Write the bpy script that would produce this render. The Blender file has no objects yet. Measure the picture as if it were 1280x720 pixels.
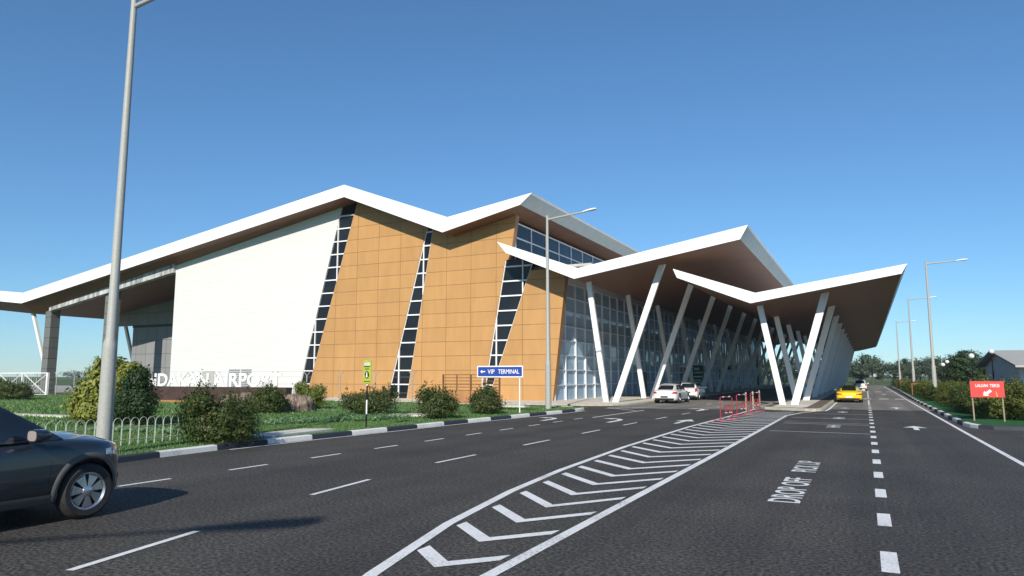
import bpy, bmesh, math, random
import numpy as np
from mathutils import Vector, Matrix
R = math.radians
random.seed(7)
SC = bpy.context.scene
COL = SC.collection
ORG = {}          # origin (world) of every mesh, so that parts can be given in world coordinates

# ------------------------------------------------------------------ materials
def new_mat(name):
    m = bpy.data.materials.new(name); m.use_nodes = True
    nt = m.node_tree; b = nt.nodes['Principled BSDF']
    return m, nt, b

def N(nt, t, **kw):
    n = nt.nodes.new(t)
    for k, v in kw.items():
        if k == 'ins':
            for i, x in v.items(): n.inputs[i].default_value = x
        else: setattr(n, k, v)
    return n

def rgba(c): return (c[0], c[1], c[2], 1)

def math_n(nt, op, a, b=None, c=None):
    n = nt.nodes.new('ShaderNodeMath'); n.operation = op
    for i, v in enumerate((a, b, c)):
        if v is None: continue
        if isinstance(v, (int, float)): n.inputs[i].default_value = v
        else: nt.links.new(v, n.inputs[i])
    return n.outputs[0]

def mix_col(nt, fac, a, b, mode='MIX'):
    n = nt.nodes.new('ShaderNodeMix'); n.data_type = 'RGBA'; n.blend_type = mode
    if isinstance(fac, (int, float)): n.inputs['Factor'].default_value = fac
    else: nt.links.new(fac, n.inputs['Factor'])
    for k, v in (('A', a), ('B', b)):
        s = [i for i in n.inputs if i.name == k and i.type == 'RGBA'][0]
        if isinstance(v, tuple): s.default_value = rgba(v)
        else: nt.links.new(v, s)
    return [o for o in n.outputs if o.type == 'RGBA'][0]

def pos(nt):
    g = nt.nodes.new('ShaderNodeNewGeometry'); s = nt.nodes.new('ShaderNodeSeparateXYZ')
    nt.links.new(g.outputs['Position'], s.inputs[0]); return g.outputs['Position'], s.outputs

def noise(nt, vec, scale, detail=2, rough=.5):
    n = N(nt, 'ShaderNodeTexNoise', ins={'Scale': scale, 'Detail': detail, 'Roughness': rough})
    if vec is not None: nt.links.new(vec, n.inputs['Vector'])
    return n.outputs['Fac']

def ramp(nt, fac, stops):
    n = nt.nodes.new('ShaderNodeValToRGB'); nt.links.new(fac, n.inputs[0])
    e = n.color_ramp.elements
    while len(e) < len(stops): e.new(.5)
    for i, (p, c) in enumerate(stops): e[i].position = p; e[i].color = rgba(c)
    return n.outputs[0]

def bump(nt, b, h, strength, dist=.01):
    n = N(nt, 'ShaderNodeBump', ins={'Strength': strength, 'Distance': dist})
    nt.links.new(h, n.inputs['Height']); nt.links.new(n.outputs[0], b.inputs['Normal'])

def simple(name, c, rough=.5, metal=0, var=.12, scale=3, spec=.5, coat=0, bmp=0):
    m, nt, b = new_mat(name)
    p, _ = pos(nt)
    f = noise(nt, p, scale, 4)
    lo = tuple(x*(1-var) for x in c); hi = tuple(min(1, x*(1+var)) for x in c)
    nt.links.new(ramp(nt, f, [(.3, lo), (.7, hi)]), b.inputs['Base Color'])
    b.inputs['Roughness'].default_value = rough; b.inputs['Metallic'].default_value = metal
    b.inputs['Specular IOR Level'].default_value = spec; b.inputs['Coat Weight'].default_value = coat
    b.inputs['Coat Roughness'].default_value = .03
    if bmp: bump(nt, b, noise(nt, p, scale*8, 3), bmp, .01)
    return m

M = {}
def asphalt(name, c, rough=.85, grain=.5):
    m, nt, b = new_mat(name)
    p, s = pos(nt)
    f1 = noise(nt, p, 21, 3, .75); f2 = noise(nt, p, .35, 4, .6); f3 = noise(nt, p, 120, 1)
    c1 = ramp(nt, f1, [(.38, tuple(x*(1-grain) for x in c)), (.50, tuple(x*.92 for x in c)), (.64, tuple(x*(1+1.5*grain) for x in c))])
    c2 = ramp(nt, f2, [(.35, (.82, .82, .84)), (.65, (1.14, 1.13, 1.1))])
    # worn strips along the wheel tracks
    st = N(nt, 'ShaderNodeMapping', ins={'Scale': (1.1, .03, 1)}); nt.links.new(p, st.inputs[0])
    c3 = ramp(nt, noise(nt, st.outputs[0], 1.0, 3), [(.35, (.84, .84, .85)), (.65, (1.14, 1.14, 1.12))])
    c4 = ramp(nt, noise(nt, p, 1.1, 5, .7), [(.28, (.80, .80, .81)), (.42, (1, 1, 1)), (.60, (1, 1, 1)), (.74, (1.10, 1.10, 1.08))])
    x = mix_col(nt, 1, c1, c2, 'MULTIPLY'); x = mix_col(nt, 1, x, c3, 'MULTIPLY'); x = mix_col(nt, 1, x, c4, 'MULTIPLY')
    nt.links.new(x, b.inputs['Base Color'])
    b.inputs['Roughness'].default_value = rough; b.inputs['Specular IOR Level'].default_value = .25
    bump(nt, b, f1, .5, .012)
    return m
M['asphalt'] = asphalt('asphalt', (.062, .0575, .0515), grain=.72)
M['asphalt_pale'] = asphalt('asphalt_pale', (.205, .194, .176), grain=.22)

def paint(name, c, under, wear=.42):
    m, nt, b = new_mat(name)
    p, s = pos(nt)
    f = noise(nt, p, 26, 5, .75); g = noise(nt, p, 1.3, 3)
    k = math_n(nt, 'ADD', math_n(nt, 'MULTIPLY', f, .7), math_n(nt, 'MULTIPLY', g, .3))
    x = ramp(nt, k, [(wear-.07, under), (wear-.01, tuple(v*.8 for v in c)), (wear+.12, c)])
    nt.links.new(x, b.inputs['Base Color']); b.inputs['Roughness'].default_value = .7
    return m
M['road_paint'] = paint('road_paint', (.80, .79, .76), (.12, .12, .12), .43)
M['road_paint_worn'] = paint('road_paint_worn', (.52, .51, .50), (.12, .12, .12), .42)
M['kerb_white'] = paint('kerb_white', (.80, .78, .72), (.22, .21, .18), .42)
M['kerb_black'] = paint('kerb_black', (.030, .036, .048), (.10, .10, .10), .36)
M['concrete'] = simple('concrete', (.62, .575, .49), .8, var=.12, scale=1.2, bmp=.15)
M['concrete_kerb'] = simple('concrete_kerb', (.40, .36, .27), .8, var=.2, scale=3, bmp=.2)
M['pav_brown'] = simple('pav_brown', (.14, .115, .09), .8, var=.2, scale=6)
M['soil'] = simple('soil', (.10, .075, .045), .9, var=.3, scale=5)
M['grey_pole'] = simple('grey_pole', (.36, .36, .325), .55, var=.10, scale=20, bmp=.1)
M['lamp_white'] = simple('lamp_white', (.75, .75, .72), .35, var=.04)
M['white_paint'] = simple('white_paint', (.80, .79, .76), .45, var=.03, scale=.7)
M['fascia'] = simple('fascia', (.82, .82, .80), .4, var=.025, scale=.6)
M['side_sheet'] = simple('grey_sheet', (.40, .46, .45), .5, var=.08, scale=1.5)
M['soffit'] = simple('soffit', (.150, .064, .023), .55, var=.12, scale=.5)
M['fence_white'] = simple('fence_white', (.44, .45, .40), .5, var=.1, scale=10)
M['galv'] = simple('galv', (.34, .33, .30), .5, var=.15, scale=10)
M['red'] = simple('red_paint', (.36, .022, .036), .45, var=.12, scale=12)
M['red_sign'] = simple('red_sign', (.66, .050, .040), .45, var=.06, scale=4)
M['blue_sign'] = simple('blue_sign', (.018, .055, .30), .45, var=.08, scale=6)
M['green_sign'] = simple('green_sign', (.01, .13, .085), .5, var=.08, scale=6)
M['lime_sign'] = simple('lime_sign', (.36, .42, .045), .5, var=.10, scale=9)
M['sign_white'] = simple('sign_white', (.78, .78, .75), .5, var=.04)
M['sign_yellow'] = simple('sign_yellow', (.75, .52, .03), .5, var=.04)
M['black'] = simple('black', (.010, .010, .011), .7, var=.2, spec=.15)
M['dark'] = simple('dark', (.03, .03, .033), .6, var=.2)
M['brown_door'] = simple('brown_door', (.16, .085, .022), .5, var=.15, scale=2)
M['rust'] = simple('rust_paint', (.26, .09, .035), .6, var=.25, scale=8)
M['gate_brown'] = simple('gate_brown', (.17, .070, .022), .6, var=.25, scale=8)
M['tan'] = simple('tan', (.33, .27, .17), .6, var=.15, scale=8)
M['rubber'] = simple('rubber', (.022, .021, .020), .75, var=.25, scale=14)
M['rim'] = simple('rim', (.55, .57, .60), .28, metal=.9, var=.08, scale=9)
M['mirror'] = simple('mirror_glass', (.72, .60, .54), .30, metal=.6, var=.04)  # warm reflection of the low sky put into the base colour
M['lens'] = simple('headlamp_lens', (.55, .57, .6), .08, metal=.3, var=.1, scale=30, coat=1)
M['tail'] = simple('tail_lamp', (.45, .012, .012), .15, var=.1, scale=20, coat=1)
M['car_dark'] = simple('car_paint_dark', (.021, .028, .037), .28, metal=.35, var=.1, scale=2, coat=1)
M['cladding'] = simple('grey_cladding', (.085, .080, .075), .55, var=.12, scale=8)
M['car_white'] = simple('car_paint_white', (.74, .72, .68), .3, var=.03, coat=1)
M['car_yellow'] = simple('car_paint_yellow', (.80, .56, .008), .3, var=.04, coat=1)
M['car_grey'] = simple('car_paint_grey', (.11, .13, .16), .3, metal=.3, var=.05, coat=1)
M['car_blue'] = simple('car_paint_blue', (.05, .09, .17), .3, metal=.3, var=.05, coat=1)
M['car_glass'] = simple('car_glass', (.012, .017, .026), .05, var=.3, scale=2, spec=.8)
M['bark'] = simple('bark', (.10, .075, .05), .9, var=.3, scale=14, bmp=.5)
M['house_white'] = simple('house_white', (.70, .69, .66), .7, var=.05)
M['house_shaded'] = simple('house_shaded', (.87, .89, .90), .7, var=.06)  # shaded-side copy of the white wall, cool tint and brightening in the colour
M['roof_grey'] = simple('roof_grey', (.40, .385, .35), .7, var=.1, scale=2)
M['terrain'] = None

# boulder
m, nt, b = new_mat('rock'); p, s = pos(nt)
st = N(nt, 'ShaderNodeMapping', ins={'Scale': (5, 5, 1.6)}); nt.links.new(p, st.inputs[0])
f = noise(nt, st.outputs[0], 1.3, 6, .7)
nt.links.new(ramp(nt, f, [(.32, (.05, .038, .03)), (.5, (.21, .15, .11)), (.68, (.36, .29, .23))]), b.inputs['Base Color'])
b.inputs['Roughness'].default_value = .9; bump(nt, b, f, 1, .08); M['rock'] = m

# brick sign wall
m, nt, b = new_mat('dark_brick'); p, s = pos(nt)
rowl = math_n(nt, 'LESS_THAN', math_n(nt, 'PINGPONG', s['Z'], .045), .007)
cc = ramp(nt, noise(nt, p, 3, 4), [(.3, (.045, .024, .018)), (.7, (.075, .040, .030))])
nt.links.new(mix_col(nt, rowl, cc, (.024, .016, .013)), b.inputs['Base Color']); b.inputs['Roughness'].default_value = .8
M['dark_brick'] = m

# white ribbed wall
m, nt, b = new_mat('ribbed_white'); p, s = pos(nt)
ws = math_n(nt, 'PINGPONG', s['Z'], .11)
seam = math_n(nt, 'LESS_THAN', ws, .014)
br = N(nt, 'ShaderNodeMapping', ins={'Scale': (.35, 1, 4.6)}); nt.links.new(p, br.inputs[0])
v1 = ramp(nt, noise(nt, br.outputs[0], 1.0, 3), [(.3, (.655, .645, .61)), (.7, (.69, .68, .645))])
nt.links.new(mix_col(nt, math_n(nt, 'MULTIPLY', seam, .42), v1, (.36, .37, .37)), b.inputs['Base Color'])
b.inputs['Roughness'].default_value = .55
bump(nt, b, ws, .35, .06); M['ribbed'] = m

# orange panel cladding with an open joint grid
def panel_mat(name, c, lc, x0, dx, z0, dz, w=.020, var=.06, axis='X'):
    m, nt, b = new_mat(name); p, s = pos(nt)
    ux = math_n(nt, 'SUBTRACT', s[axis], x0); uz = math_n(nt, 'SUBTRACT', s['Z'], z0)
    lx = math_n(nt, 'LESS_THAN', math_n(nt, 'PINGPONG', ux, dx/2), w)
    lz = math_n(nt, 'LESS_THAN', math_n(nt, 'PINGPONG', uz, dz/2), w)
    line = math_n(nt, 'MAXIMUM', lx, lz)
    cx = math_n(nt, 'FLOOR', math_n(nt, 'DIVIDE', ux, dx)); cz = math_n(nt, 'FLOOR', math_n(nt, 'DIVIDE', uz, dz))
    cb = nt.nodes.new('ShaderNodeCombineXYZ'); nt.links.new(cx, cb.inputs[0]); nt.links.new(cz, cb.inputs[1])
    wn = nt.nodes.new('ShaderNodeTexWhiteNoise'); nt.links.new(cb.outputs[0], wn.inputs[0])
    tone = ramp(nt, wn.outputs[0], [(0, tuple(x*(1-var) for x in c)), (1, tuple(x*(1+var) for x in c))])
    st = N(nt, 'ShaderNodeMapping', ins={'Scale': (1.5, 1.5, .35)}); nt.links.new(p, st.inputs[0])
    tone = mix_col(nt, 1, tone, ramp(nt, noise(nt, st.outputs[0], 1.2, 4), [(.3, (.93, .92, .91)), (.7, (1.04, 1.04, 1.04))]), 'MULTIPLY')
    nt.links.new(mix_col(nt, line, tone, lc), b.inputs['Base Color'])
    b.inputs['Roughness'].default_value = .5; b.inputs['Specular IOR Level'].default_value = .3
    bump(nt, b, math_n(nt, 'SUBTRACT', 1.0, line), .5, .02)
    return m
M['orange'] = panel_mat('orange_panel', (.475, .262, .098), (.22, .115, .048), -41.73, 2.427, 1.30, 1.2164, var=.05)
M['reveal'] = simple('reveal_shaded', (.36, .18, .065), .5, var=.08)  # panel orange with the shade of the grazing sun put into it
M['grey_tile'] = panel_mat('grey_tile', (.24, .245, .245), (.10, .10, .105), -66.4, 1.9, 1.30, 1.75, w=.03)
M['col_tile'] = panel_mat('column_tile', (.155, .16, .15), (.05, .05, .047), -66.4, 40, .4, 1.25, w=.03)
# stained concrete beam
m, nt, b = new_mat('stained_concrete'); p, s = pos(nt)
st = N(nt, 'ShaderNodeMapping', ins={'Scale': (1.1, 1, .22)}); nt.links.new(p, st.inputs[0])
nt.links.new(ramp(nt, noise(nt, st.outputs[0], 1.6, 6, .7), [(.36, (.16, .165, .165)), (.5, (.38, .385, .38)), (.62, (.56, .565, .55))]), b.inputs['Base Color'])
b.inputs['Roughness'].default_value = .8; M['beam'] = m

def glass(name, c, mixf, rough=.03, tint=(.55, .68, .78), fac0=.10):
    m, nt, b = new_mat(name)
    out = nt.nodes['Material Output']
    b.inputs['Base Color'].default_value = rgba(c); b.inputs['Roughness'].default_value = rough
    b.inputs['Specular IOR Level'].default_value = .3
    tr = N(nt, 'ShaderNodeBsdfTransparent', ins={'Color': rgba(tint)})
    mx = N(nt, 'ShaderNodeMixShader', ins={'Fac': mixf})
    nt.links.new(tr.outputs[0], mx.inputs[1]); nt.links.new(b.outputs[0], mx.inputs[2])
    nt.links.new(mx.outputs[0], out.inputs[0])
    return m
M['wall_glass'] = glass('wall_glass', (.46, .63, .80), .82, tint=(.62, .76, .88))
M['strip_glass'] = simple('strip_glass', (.014, .016, .020), .10, var=.4, scale=.35, spec=.28)
M['strip_dark'] = M['white_paint']
M['mullion'] = simple('mullion_grey', (.80, .82, .84), .45, var=.05)
M['blind'] = simple('interior_blind', (.80, .84, .87), .7, var=.15, scale=.8)
M['interior'] = simple('interior_dark', (.24, .28, .31), .8, var=.3, scale=.3)

def leaf_mat(name, stops, trans=.14, rough=.55):
    m, nt, b = new_mat(name)
    out = nt.nodes['Material Output']
    g = nt.nodes.new('ShaderNodeNewGeometry')
    c = ramp(nt, g.outputs['Random Per Island'], stops)
    nt.links.new(c, b.inputs['Base Color']); b.inputs['Roughness'].default_value = rough
    b.inputs['Specular IOR Level'].default_value = .3
    t = nt.nodes.new('ShaderNodeBsdfTranslucent'); nt.links.new(c, t.inputs[0])
    mx = N(nt, 'ShaderNodeMixShader', ins={'Fac': trans})
    nt.links.new(b.outputs[0], mx.inputs[1]); nt.links.new(t.outputs[0], mx.inputs[2]); nt.links.new(mx.outputs[0], out.inputs[0])
    return m
M['leaf_olive'] = leaf_mat('leaf_olive', [(0, (.024, .042, .008)), (.5, (.052, .078, .015)), (.9, (.085, .108, .022)), (1, (.10, .08, .03))])
M['leaf_olive2'] = leaf_mat('leaf_olive_light', [(0, (.048, .068, .013)), (.5, (.105, .130, .022)), (1, (.165, .175, .036))])
M['leaf_yellow'] = leaf_mat('leaf_yellow_green', [(0, (.09, .12, .015)), (.5, (.19, .21, .03)), (1, (.28, .27, .05))], .10)
M['leaf_lime'] = leaf_mat('leaf_lime', [(0, (.07, .105, .014)), (.6, (.135, .17, .025)), (1, (.19, .21, .04))])
M['leaf_dark'] = leaf_mat('leaf_dark', [(0, (.012, .032, .009)), (.6, (.026, .058, .016)), (1, (.045, .08, .024))], .15)
M['leaf_far'] = leaf_mat('leaf_far', [(0, (.032, .058, .026)), (.6, (.055, .090, .038)), (1, (.085, .115, .05))], .2)
M['leaf_far2'] = leaf_mat('leaf_far_grey', [(0, (.050, .075, .045)), (.6, (.075, .105, .058)), (1, (.11, .14, .075))], .2)
M['blade'] = leaf_mat('grass_blade', [(0, (.08, .165, .045)), (.6, (.13, .235, .070)), (1, (.22, .30, .11))], .3)
M['cover'] = leaf_mat('cover_leaf', [(0, (.08, .17, .065)), (.6, (.15, .27, .11)), (1, (.24, .36, .17))], .3)

def ground_mat(name, stops, s1, s2):
    m, nt, b = new_mat(name); p, s = pos(nt)
    f = math_n(nt, 'ADD', math_n(nt, 'MULTIPLY', noise(nt, p, s1, 5, .65), .6), math_n(nt, 'MULTIPLY', noise(nt, p, s2, 3), .4))
    nt.links.new(ramp(nt, f, stops), b.inputs['Base Color']); b.inputs['Roughness'].default_value = .95
    b.inputs['Specular IOR Level'].default_value = .1
    bump(nt, b, noise(nt, p, s1*3, 3), .8, .05); return m
M['lawn'] = ground_mat('lawn_grass', [(.32, (.045, .105, .032)), (.5, (.075, .160, .050)), (.68, (.125, .205, .078))], 6, .5)
M['verge'] = ground_mat('verge_grass', [(.32, (.022, .085, .028)), (.5, (.036, .120, .042)), (.68, (.06, .15, .06))], 6, .5)
M['terrain'] = ground_mat('far_grass', [(.32, (.05, .085, .030)), (.5, (.085, .12, .045)), (.68, (.14, .16, .07))], .05, .012)
M['apron'] = simple('airfield_concrete', (.36, .35, .33), .85, var=.12, scale=.15)

# ------------------------------------------------------------------ mesh builder
class MB:
    def __init__(s): s.v = []; s.f = []; s.m = []; s.cur = 0
    def add(s, vs, fs):
        o = len(s.v); s.v += [tuple(v) for v in vs]
        s.f += [tuple(o+i for i in f) for f in fs]; s.m += [s.cur]*len(fs); return s
    def box(s, x0, x1, y0, y1, z0, z1):
        return s.add([(x, y, z) for x in (x0, x1) for y in (y0, y1) for z in (z0, z1)],
                     [(0, 1, 3, 2), (4, 6, 7, 5), (0, 4, 5, 1), (2, 3, 7, 6), (0, 2, 6, 4), (1, 5, 7, 3)])
    def hexa(s, p):   # 8 points: bottom 4 (ccw), top 4
        return s.add(p, [(3, 2, 1, 0), (4, 5, 6, 7), (0, 1, 5, 4), (1, 2, 6, 5), (2, 3, 7, 6), (3, 0, 4, 7)])
    def prism(s, poly, fn0, fn1):
        n = len(poly); vs = [fn0(*p) for p in poly]+[fn1(*p) for p in poly]
        return s.add(vs, [tuple(range(n)), tuple(range(2*n-1, n-1, -1))]+[(i, i+n, (i+1) % n+n, (i+1) % n) for i in range(n)])
    def slab(s, poly, z0, z1): return s.prism(poly, lambda x, y: (x, y, z0), lambda x, y: (x, y, z1))
    def wall(s, poly, y0, y1): return s.prism(poly, lambda x, z: (x, y0, z), lambda x, z: (x, y1, z))
    def sheet(s, poly, z): return s.add([(x, y, z) for x, y in poly], [tuple(range(len(poly)))])
    def tube(s, pts, r, n=8, cap=True):
        pts = [Vector(p) for p in pts]; rs = r if isinstance(r, (list, tuple)) else [r]*len(pts)
        vs = []; up = None
        for i, p in enumerate(pts):
            d = (pts[min(i+1, len(pts)-1)]-pts[max(i-1, 0)]).normalized()
            if up is None or abs(d.dot(up)) > .98: up = Vector((0, 0, 1)) if abs(d.z) < .9 else Vector((1, 0, 0))
            a = d.cross(up).normalized(); b = a.cross(d)
            for k in range(n):
                t = 2*math.pi*k/n; vs.append(p+(a*math.cos(t)+b*math.sin(t))*rs[i])
        fs = [(i*n+k, i*n+(k+1) % n, (i+1)*n+(k+1) % n, (i+1)*n+k) for i in range(len(pts)-1) for k in range(n)]
        if cap: fs += [tuple(range(n-1, -1, -1)), tuple((len(pts)-1)*n+k for k in range(n))]
        return s.add(vs, fs)
    def bar(s, a, b, w, h, up=(0, 0, 1), ext=0):   # rectangular bar between two points
        a = Vector(a); b = Vector(b); d = (b-a).normalized(); a = a-d*ext; b = b+d*ext
        u = Vector(up); x = d.cross(u).normalized()*w/2; y = x.cross(d).normalized()*h/2
        return s.hexa([a-x-y, a+x-y, a+x+y, a-x+y, b-x-y, b+x-y, b+x+y, b-x+y])
    def ribbon(s, pts, w, z):
        pts = [Vector((p[0], p[1], 0)) for p in pts]; vs = []
        for i, p in enumerate(pts):
            d = (pts[min(i+1, len(pts)-1)]-pts[max(i-1, 0)]).normalized(); n = Vector((-d.y, d.x, 0))*w/2
            vs += [(p.x-n.x, p.y-n.y, z), (p.x+n.x, p.y+n.y, z)]
        return s.add(vs, [(2*i, 2*i+1, 2*i+3, 2*i+2) for i in range(len(pts)-1)])
    def lathe(s, prof, n=24, axis='Z', c=(0, 0, 0)):
        vs = []
        for r, h in prof:
            for k in range(n):
                t = 2*math.pi*k/n; a, b = r*math.cos(t), r*math.sin(t)
                vs.append((c[0]+a, c[1]+b, c[2]+h) if axis == 'Z' else (c[0]+h, c[1]+a, c[2]+b))
        fs = [(i*n+k, i*n+(k+1) % n, (i+1)*n+(k+1) % n, (i+1)*n+k) for i in range(len(prof)-1) for k in range(n)]
        return s.add(vs, fs)
    def grid(s, fn, nu, nv):
        vs = [fn(i/nu, j/nv) for i in range(nu+1) for j in range(nv+1)]
        return s.add(vs, [(i*(nv+1)+j, (i+1)*(nv+1)+j, (i+1)*(nv+1)+j+1, i*(nv+1)+j+1) for i in range(nu) for j in range(nv)])
    def merge(s, vs, fs): return s.add(vs, fs)
    def build(s, name, mats, parent=None, org=None, smooth=False, fix=True, bevel=0):
        if org is None: org = ORG.get(parent, Vector((0, 0, 0))) if parent else Vector((0, 0, 0))
        org = Vector(org)
        me = bpy.data.meshes.new(name)
        me.from_pydata([(v[0]-org.x, v[1]-org.y, v[2]-org.z) for v in s.v], [], s.f)
        if not isinstance(mats, (list, tuple)): mats = [mats]
        for m in mats: me.materials.append(m)
        me.polygons.foreach_set('material_index', s.m)
        if fix:
            bm = bmesh.new(); bm.from_mesh(me)
            bmesh.ops.recalc_face_normals(bm, faces=bm.faces)
            if bevel: bmesh.ops.bevel(bm, geom=[e for e in bm.edges if len(e.link_faces) == 2 and e.calc_face_angle(0) > .6], offset=bevel, segments=2, affect='EDGES', clamp_overlap=True)
            bm.to_mesh(me); bm.free()
        if smooth:
            me.polygons.foreach_set('use_smooth', [True]*len(me.polygons)); me.set_sharp_from_angle(angle=R(smooth if smooth is not True else 40))
        return link(name, me, parent, org)

def link(name, me, parent=None, org=None):
    o = bpy.data.objects.new(name, me); COL.objects.link(o)
    if parent: o.parent = parent; ORG[o] = ORG.get(parent, Vector((0, 0, 0))).copy()
    else: o.location = org if org is not None else (0, 0, 0); ORG[o] = Vector(o.location)
    return o
def tag(o, label, cat, group=None):
    o['label'] = label; o['category'] = cat
    if group: o['group'] = group
    return o
def thing(name, label, cat, loc, group=None, rz=0):
    o = bpy.data.objects.new(name, None); COL.objects.link(o); o.location = loc; o.rotation_euler = (0, 0, rz)
    o.empty_display_size = .3; ORG[o] = Vector(loc); return tag(o, label, cat, group)
def kind(o, k): o['kind'] = k; return o
def copy_tree(o, loc=None, rz=None, label=None, group=None, scale=None, parent=None):
    c = o.copy(); COL.objects.link(c)
    if parent: c.parent = parent
    if loc is not None: c.location = loc; ORG[c] = Vector(loc)
    if rz is not None: c.rotation_euler = (0, 0, rz)
    if scale is not None: c.scale = scale if isinstance(scale, (tuple, list)) else (scale,)*3
    if label: c['label'] = label
    if group: c['group'] = group
    for ch in list(o.children): copy_tree(ch, parent=c)
    return c

def text_geo(body, w=None, h=1, bold=0, depth=.0, spacing=1.0):
    cu = bpy.data.curves.new('t', 'FONT'); cu.body = body; cu.size = 1; cu.offset = bold; cu.extrude = depth; cu.space_character = spacing
    cu.resolution_u = 3
    ob = bpy.data.objects.new('t', cu); COL.objects.link(ob); bpy.context.view_layer.update()
    me = bpy.data.meshes.new_from_object(ob)
    v = np.array([x.co[:] for x in me.vertices]); f = [tuple(p.vertices) for p in me.polygons]
    bpy.data.objects.remove(ob); bpy.data.curves.remove(cu); bpy.data.meshes.remove(me)
    lo, hi = v.min(0), v.max(0); sy = h/(hi[1]-lo[1]); sx = sy if w is None else w/(hi[0]-lo[0])
    v = (v-[lo[0], lo[1], 0])*[sx, sy, 1]
    return v, f      # x: 0..w, y: 0..h, z: +-depth

# ------------------------------------------------------------------ world, camera, sun
EL = R(29.5); AZ = math.atan2(.24, -1.0)       # azimuth of the sun from +Y, clockwise
w = bpy.data.worlds.new('World'); SC.world = w; w.use_nodes = True
sky = w.node_tree.nodes.new('ShaderNodeTexSky'); sky.sky_type = 'NISHITA'; sky.sun_disc = False
sky.sun_elevation = EL; sky.sun_rotation = AZ; sky.air_density = 1.0; sky.dust_density = 0; sky.ozone_density = 8
bg = w.node_tree.nodes['Background']
gm = N(w.node_tree, 'ShaderNodeGamma', ins={'Gamma': .86}); w.node_tree.links.new(sky.outputs[0], gm.inputs[0])
w.node_tree.links.new(mix_col(w.node_tree, 1, gm.outputs[0], (.89, 1.10, 1.16), "MULTIPLY"), bg.inputs[0]); bg.inputs[1].default_value = .128
sd = bpy.data.lights.new('sun', 'SUN'); sd.energy = 5.0; sd.angle = R(.5); sd.color = (1, .945, .85)
so = bpy.data.objects.new('sun', sd); COL.objects.link(so)
tosun = Vector((math.sin(AZ)*math.cos(EL), math.cos(AZ)*math.cos(EL), math.sin(EL)))
so.rotation_euler = (-tosun).to_track_quat('-Z', 'Y').to_euler(); so.location = (20, -60, 50)
cd = bpy.data.cameras.new('camera'); cd.sensor_width = 36; cd.lens = 884.5/1280*36; cd.clip_end = 6000; cd.clip_start = .05
co = bpy.data.objects.new('camera', cd); COL.objects.link(co); co.location = (0, 0, 2.0)
co.rotation_euler = (R(90)+.1243, 0, .4605); SC.camera = co
SC.view_settings.view_transform = 'Standard'; SC.view_settings.look = 'None'; SC.view_settings.exposure = .10; SC.view_settings.gamma = 1
SC.view_settings.use_curve_mapping = False
SC.cycles.max_bounces = 7; SC.cycles.transparent_max_bounces = 8; SC.cycles.use_adaptive_sampling = True

# ------------------------------------------------------------------ ground, road, kerbs, paint
kind(MB().sheet([(-3000, -600), (3000, -600), (3000, 4000), (-3000, 4000)], -.03).build('terrain', M['terrain']), 'structure')
kind(MB().sheet([(-64, -60), (60, -60), (60, 176), (-64, 176)], 0).build('road', M['asphalt']), 'structure')
mb = MB(); mb.sheet([(-15.0, 43.2), (-5.95, 45.2), (-5.95, 176), (-15.0, 176)], .004)
mb.sheet([(-2.3, 48), (3.4, 48.3), (3.4, 176), (-2.3, 176)], .004)
kind(mb.build('pale_road', M['asphalt_pale']), 'structure')
kind(MB().sheet([(-420, 60), (-100, 52), (-66, 60), (-66, 90), (-420, 120)], -.012).build('airfield_apron', M['apron']), 'structure')

kerbL = [(-15.6, -30), (-15.6, 6), (-15.6, 10.5), (-15.85, 12.5), (-16.0, 15), (-15.95, 18), (-15.75, 22), (-15.6, 27), (-15.4, 30), (-15.2, 33.5), (-14.98, 37),
         (-14.98, 39.2), (-15.15, 40.3), (-15.7, 41.3), (-16.6, 41.8), (-18, 41.95), (-22, 42.3), (-28, 43.2), (-40, 43.6)]
def resample(pts, step, offset=0):
    pts = [Vector((p[0], p[1], 0)) for p in pts]; out = [pts[0].copy()]; acc = offset; L = [0]
    seg = []; tot = 0
    for a, b in zip(pts, pts[1:]): seg.append((tot, (b-a).length, a, b)); tot += (b-a).length
    s = offset; res = [0.0]
    while s < tot:
        if s > 0: res.append(s)
        s += step
    res.append(tot)
    def at(q):
        for t, l, a, b in seg:
            if q <= t+l+1e-6: return a.lerp(b, max(0, min(1, (q-t)/l)))
        return pts[-1]
    return res, at
def kerb(pts, blk, h, w, left, off=0, plain=None):
    mb = MB(); res, at = resample(pts, blk, off)
    sg = 1 if left else -1
    def sec(q):
        a = at(max(0, q-.05)); b = at(q+.05); d = (b-a).normalized() if (b-a).length > 1e-6 else Vector((0, 1, 0))
        n = Vector((-d.y, d.x, 0))*sg; p = at(q)
        return [p, p+Vector((0, 0, h*.82))+n*.015, p+Vector((0, 0, h))+n*.045, p+n*w+Vector((0, 0, h)), p+n*w]
    for i in range(len(res)-1):
        q0, q1 = res[i]+.006, res[i+1]-.006
        if q1-q0 < .05: continue
        mb.cur = i % 2 if plain is None else 0
        k = 3; ss = [sec(q0+(q1-q0)*t/k) for t in range(k+1)]; vs = [v for s_ in ss for v in s_]
        fs = [(j*5+e, j*5+e+1, (j+1)*5+e+1, (j+1)*5+e) for j in range(k) for e in range(4)]+[(0, 1, 2, 3, 4), tuple(k*5+e for e in (4, 3, 2, 1, 0))]
        mb.add(vs, fs)
    return mb
kind(kerb(kerbL, 1.87, .15, .2, True, off=.9+.18).build('kerb', [M['kerb_black'], M['kerb_white']]), 'structure')
kerbR = [(26, 31.2), (9, 32.2), (5.0, 32.35), (4.1, 32.5), (3.65, 33.0), (3.45, 34.2), (3.42, 38), (3.42, 64), (3.9, 110), (4.2, 160)]
kind(kerb(kerbR, 1.87, .15, .2, False).build('kerb', [M['kerb_white'], M['kerb_black']]), 'structure')
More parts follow.
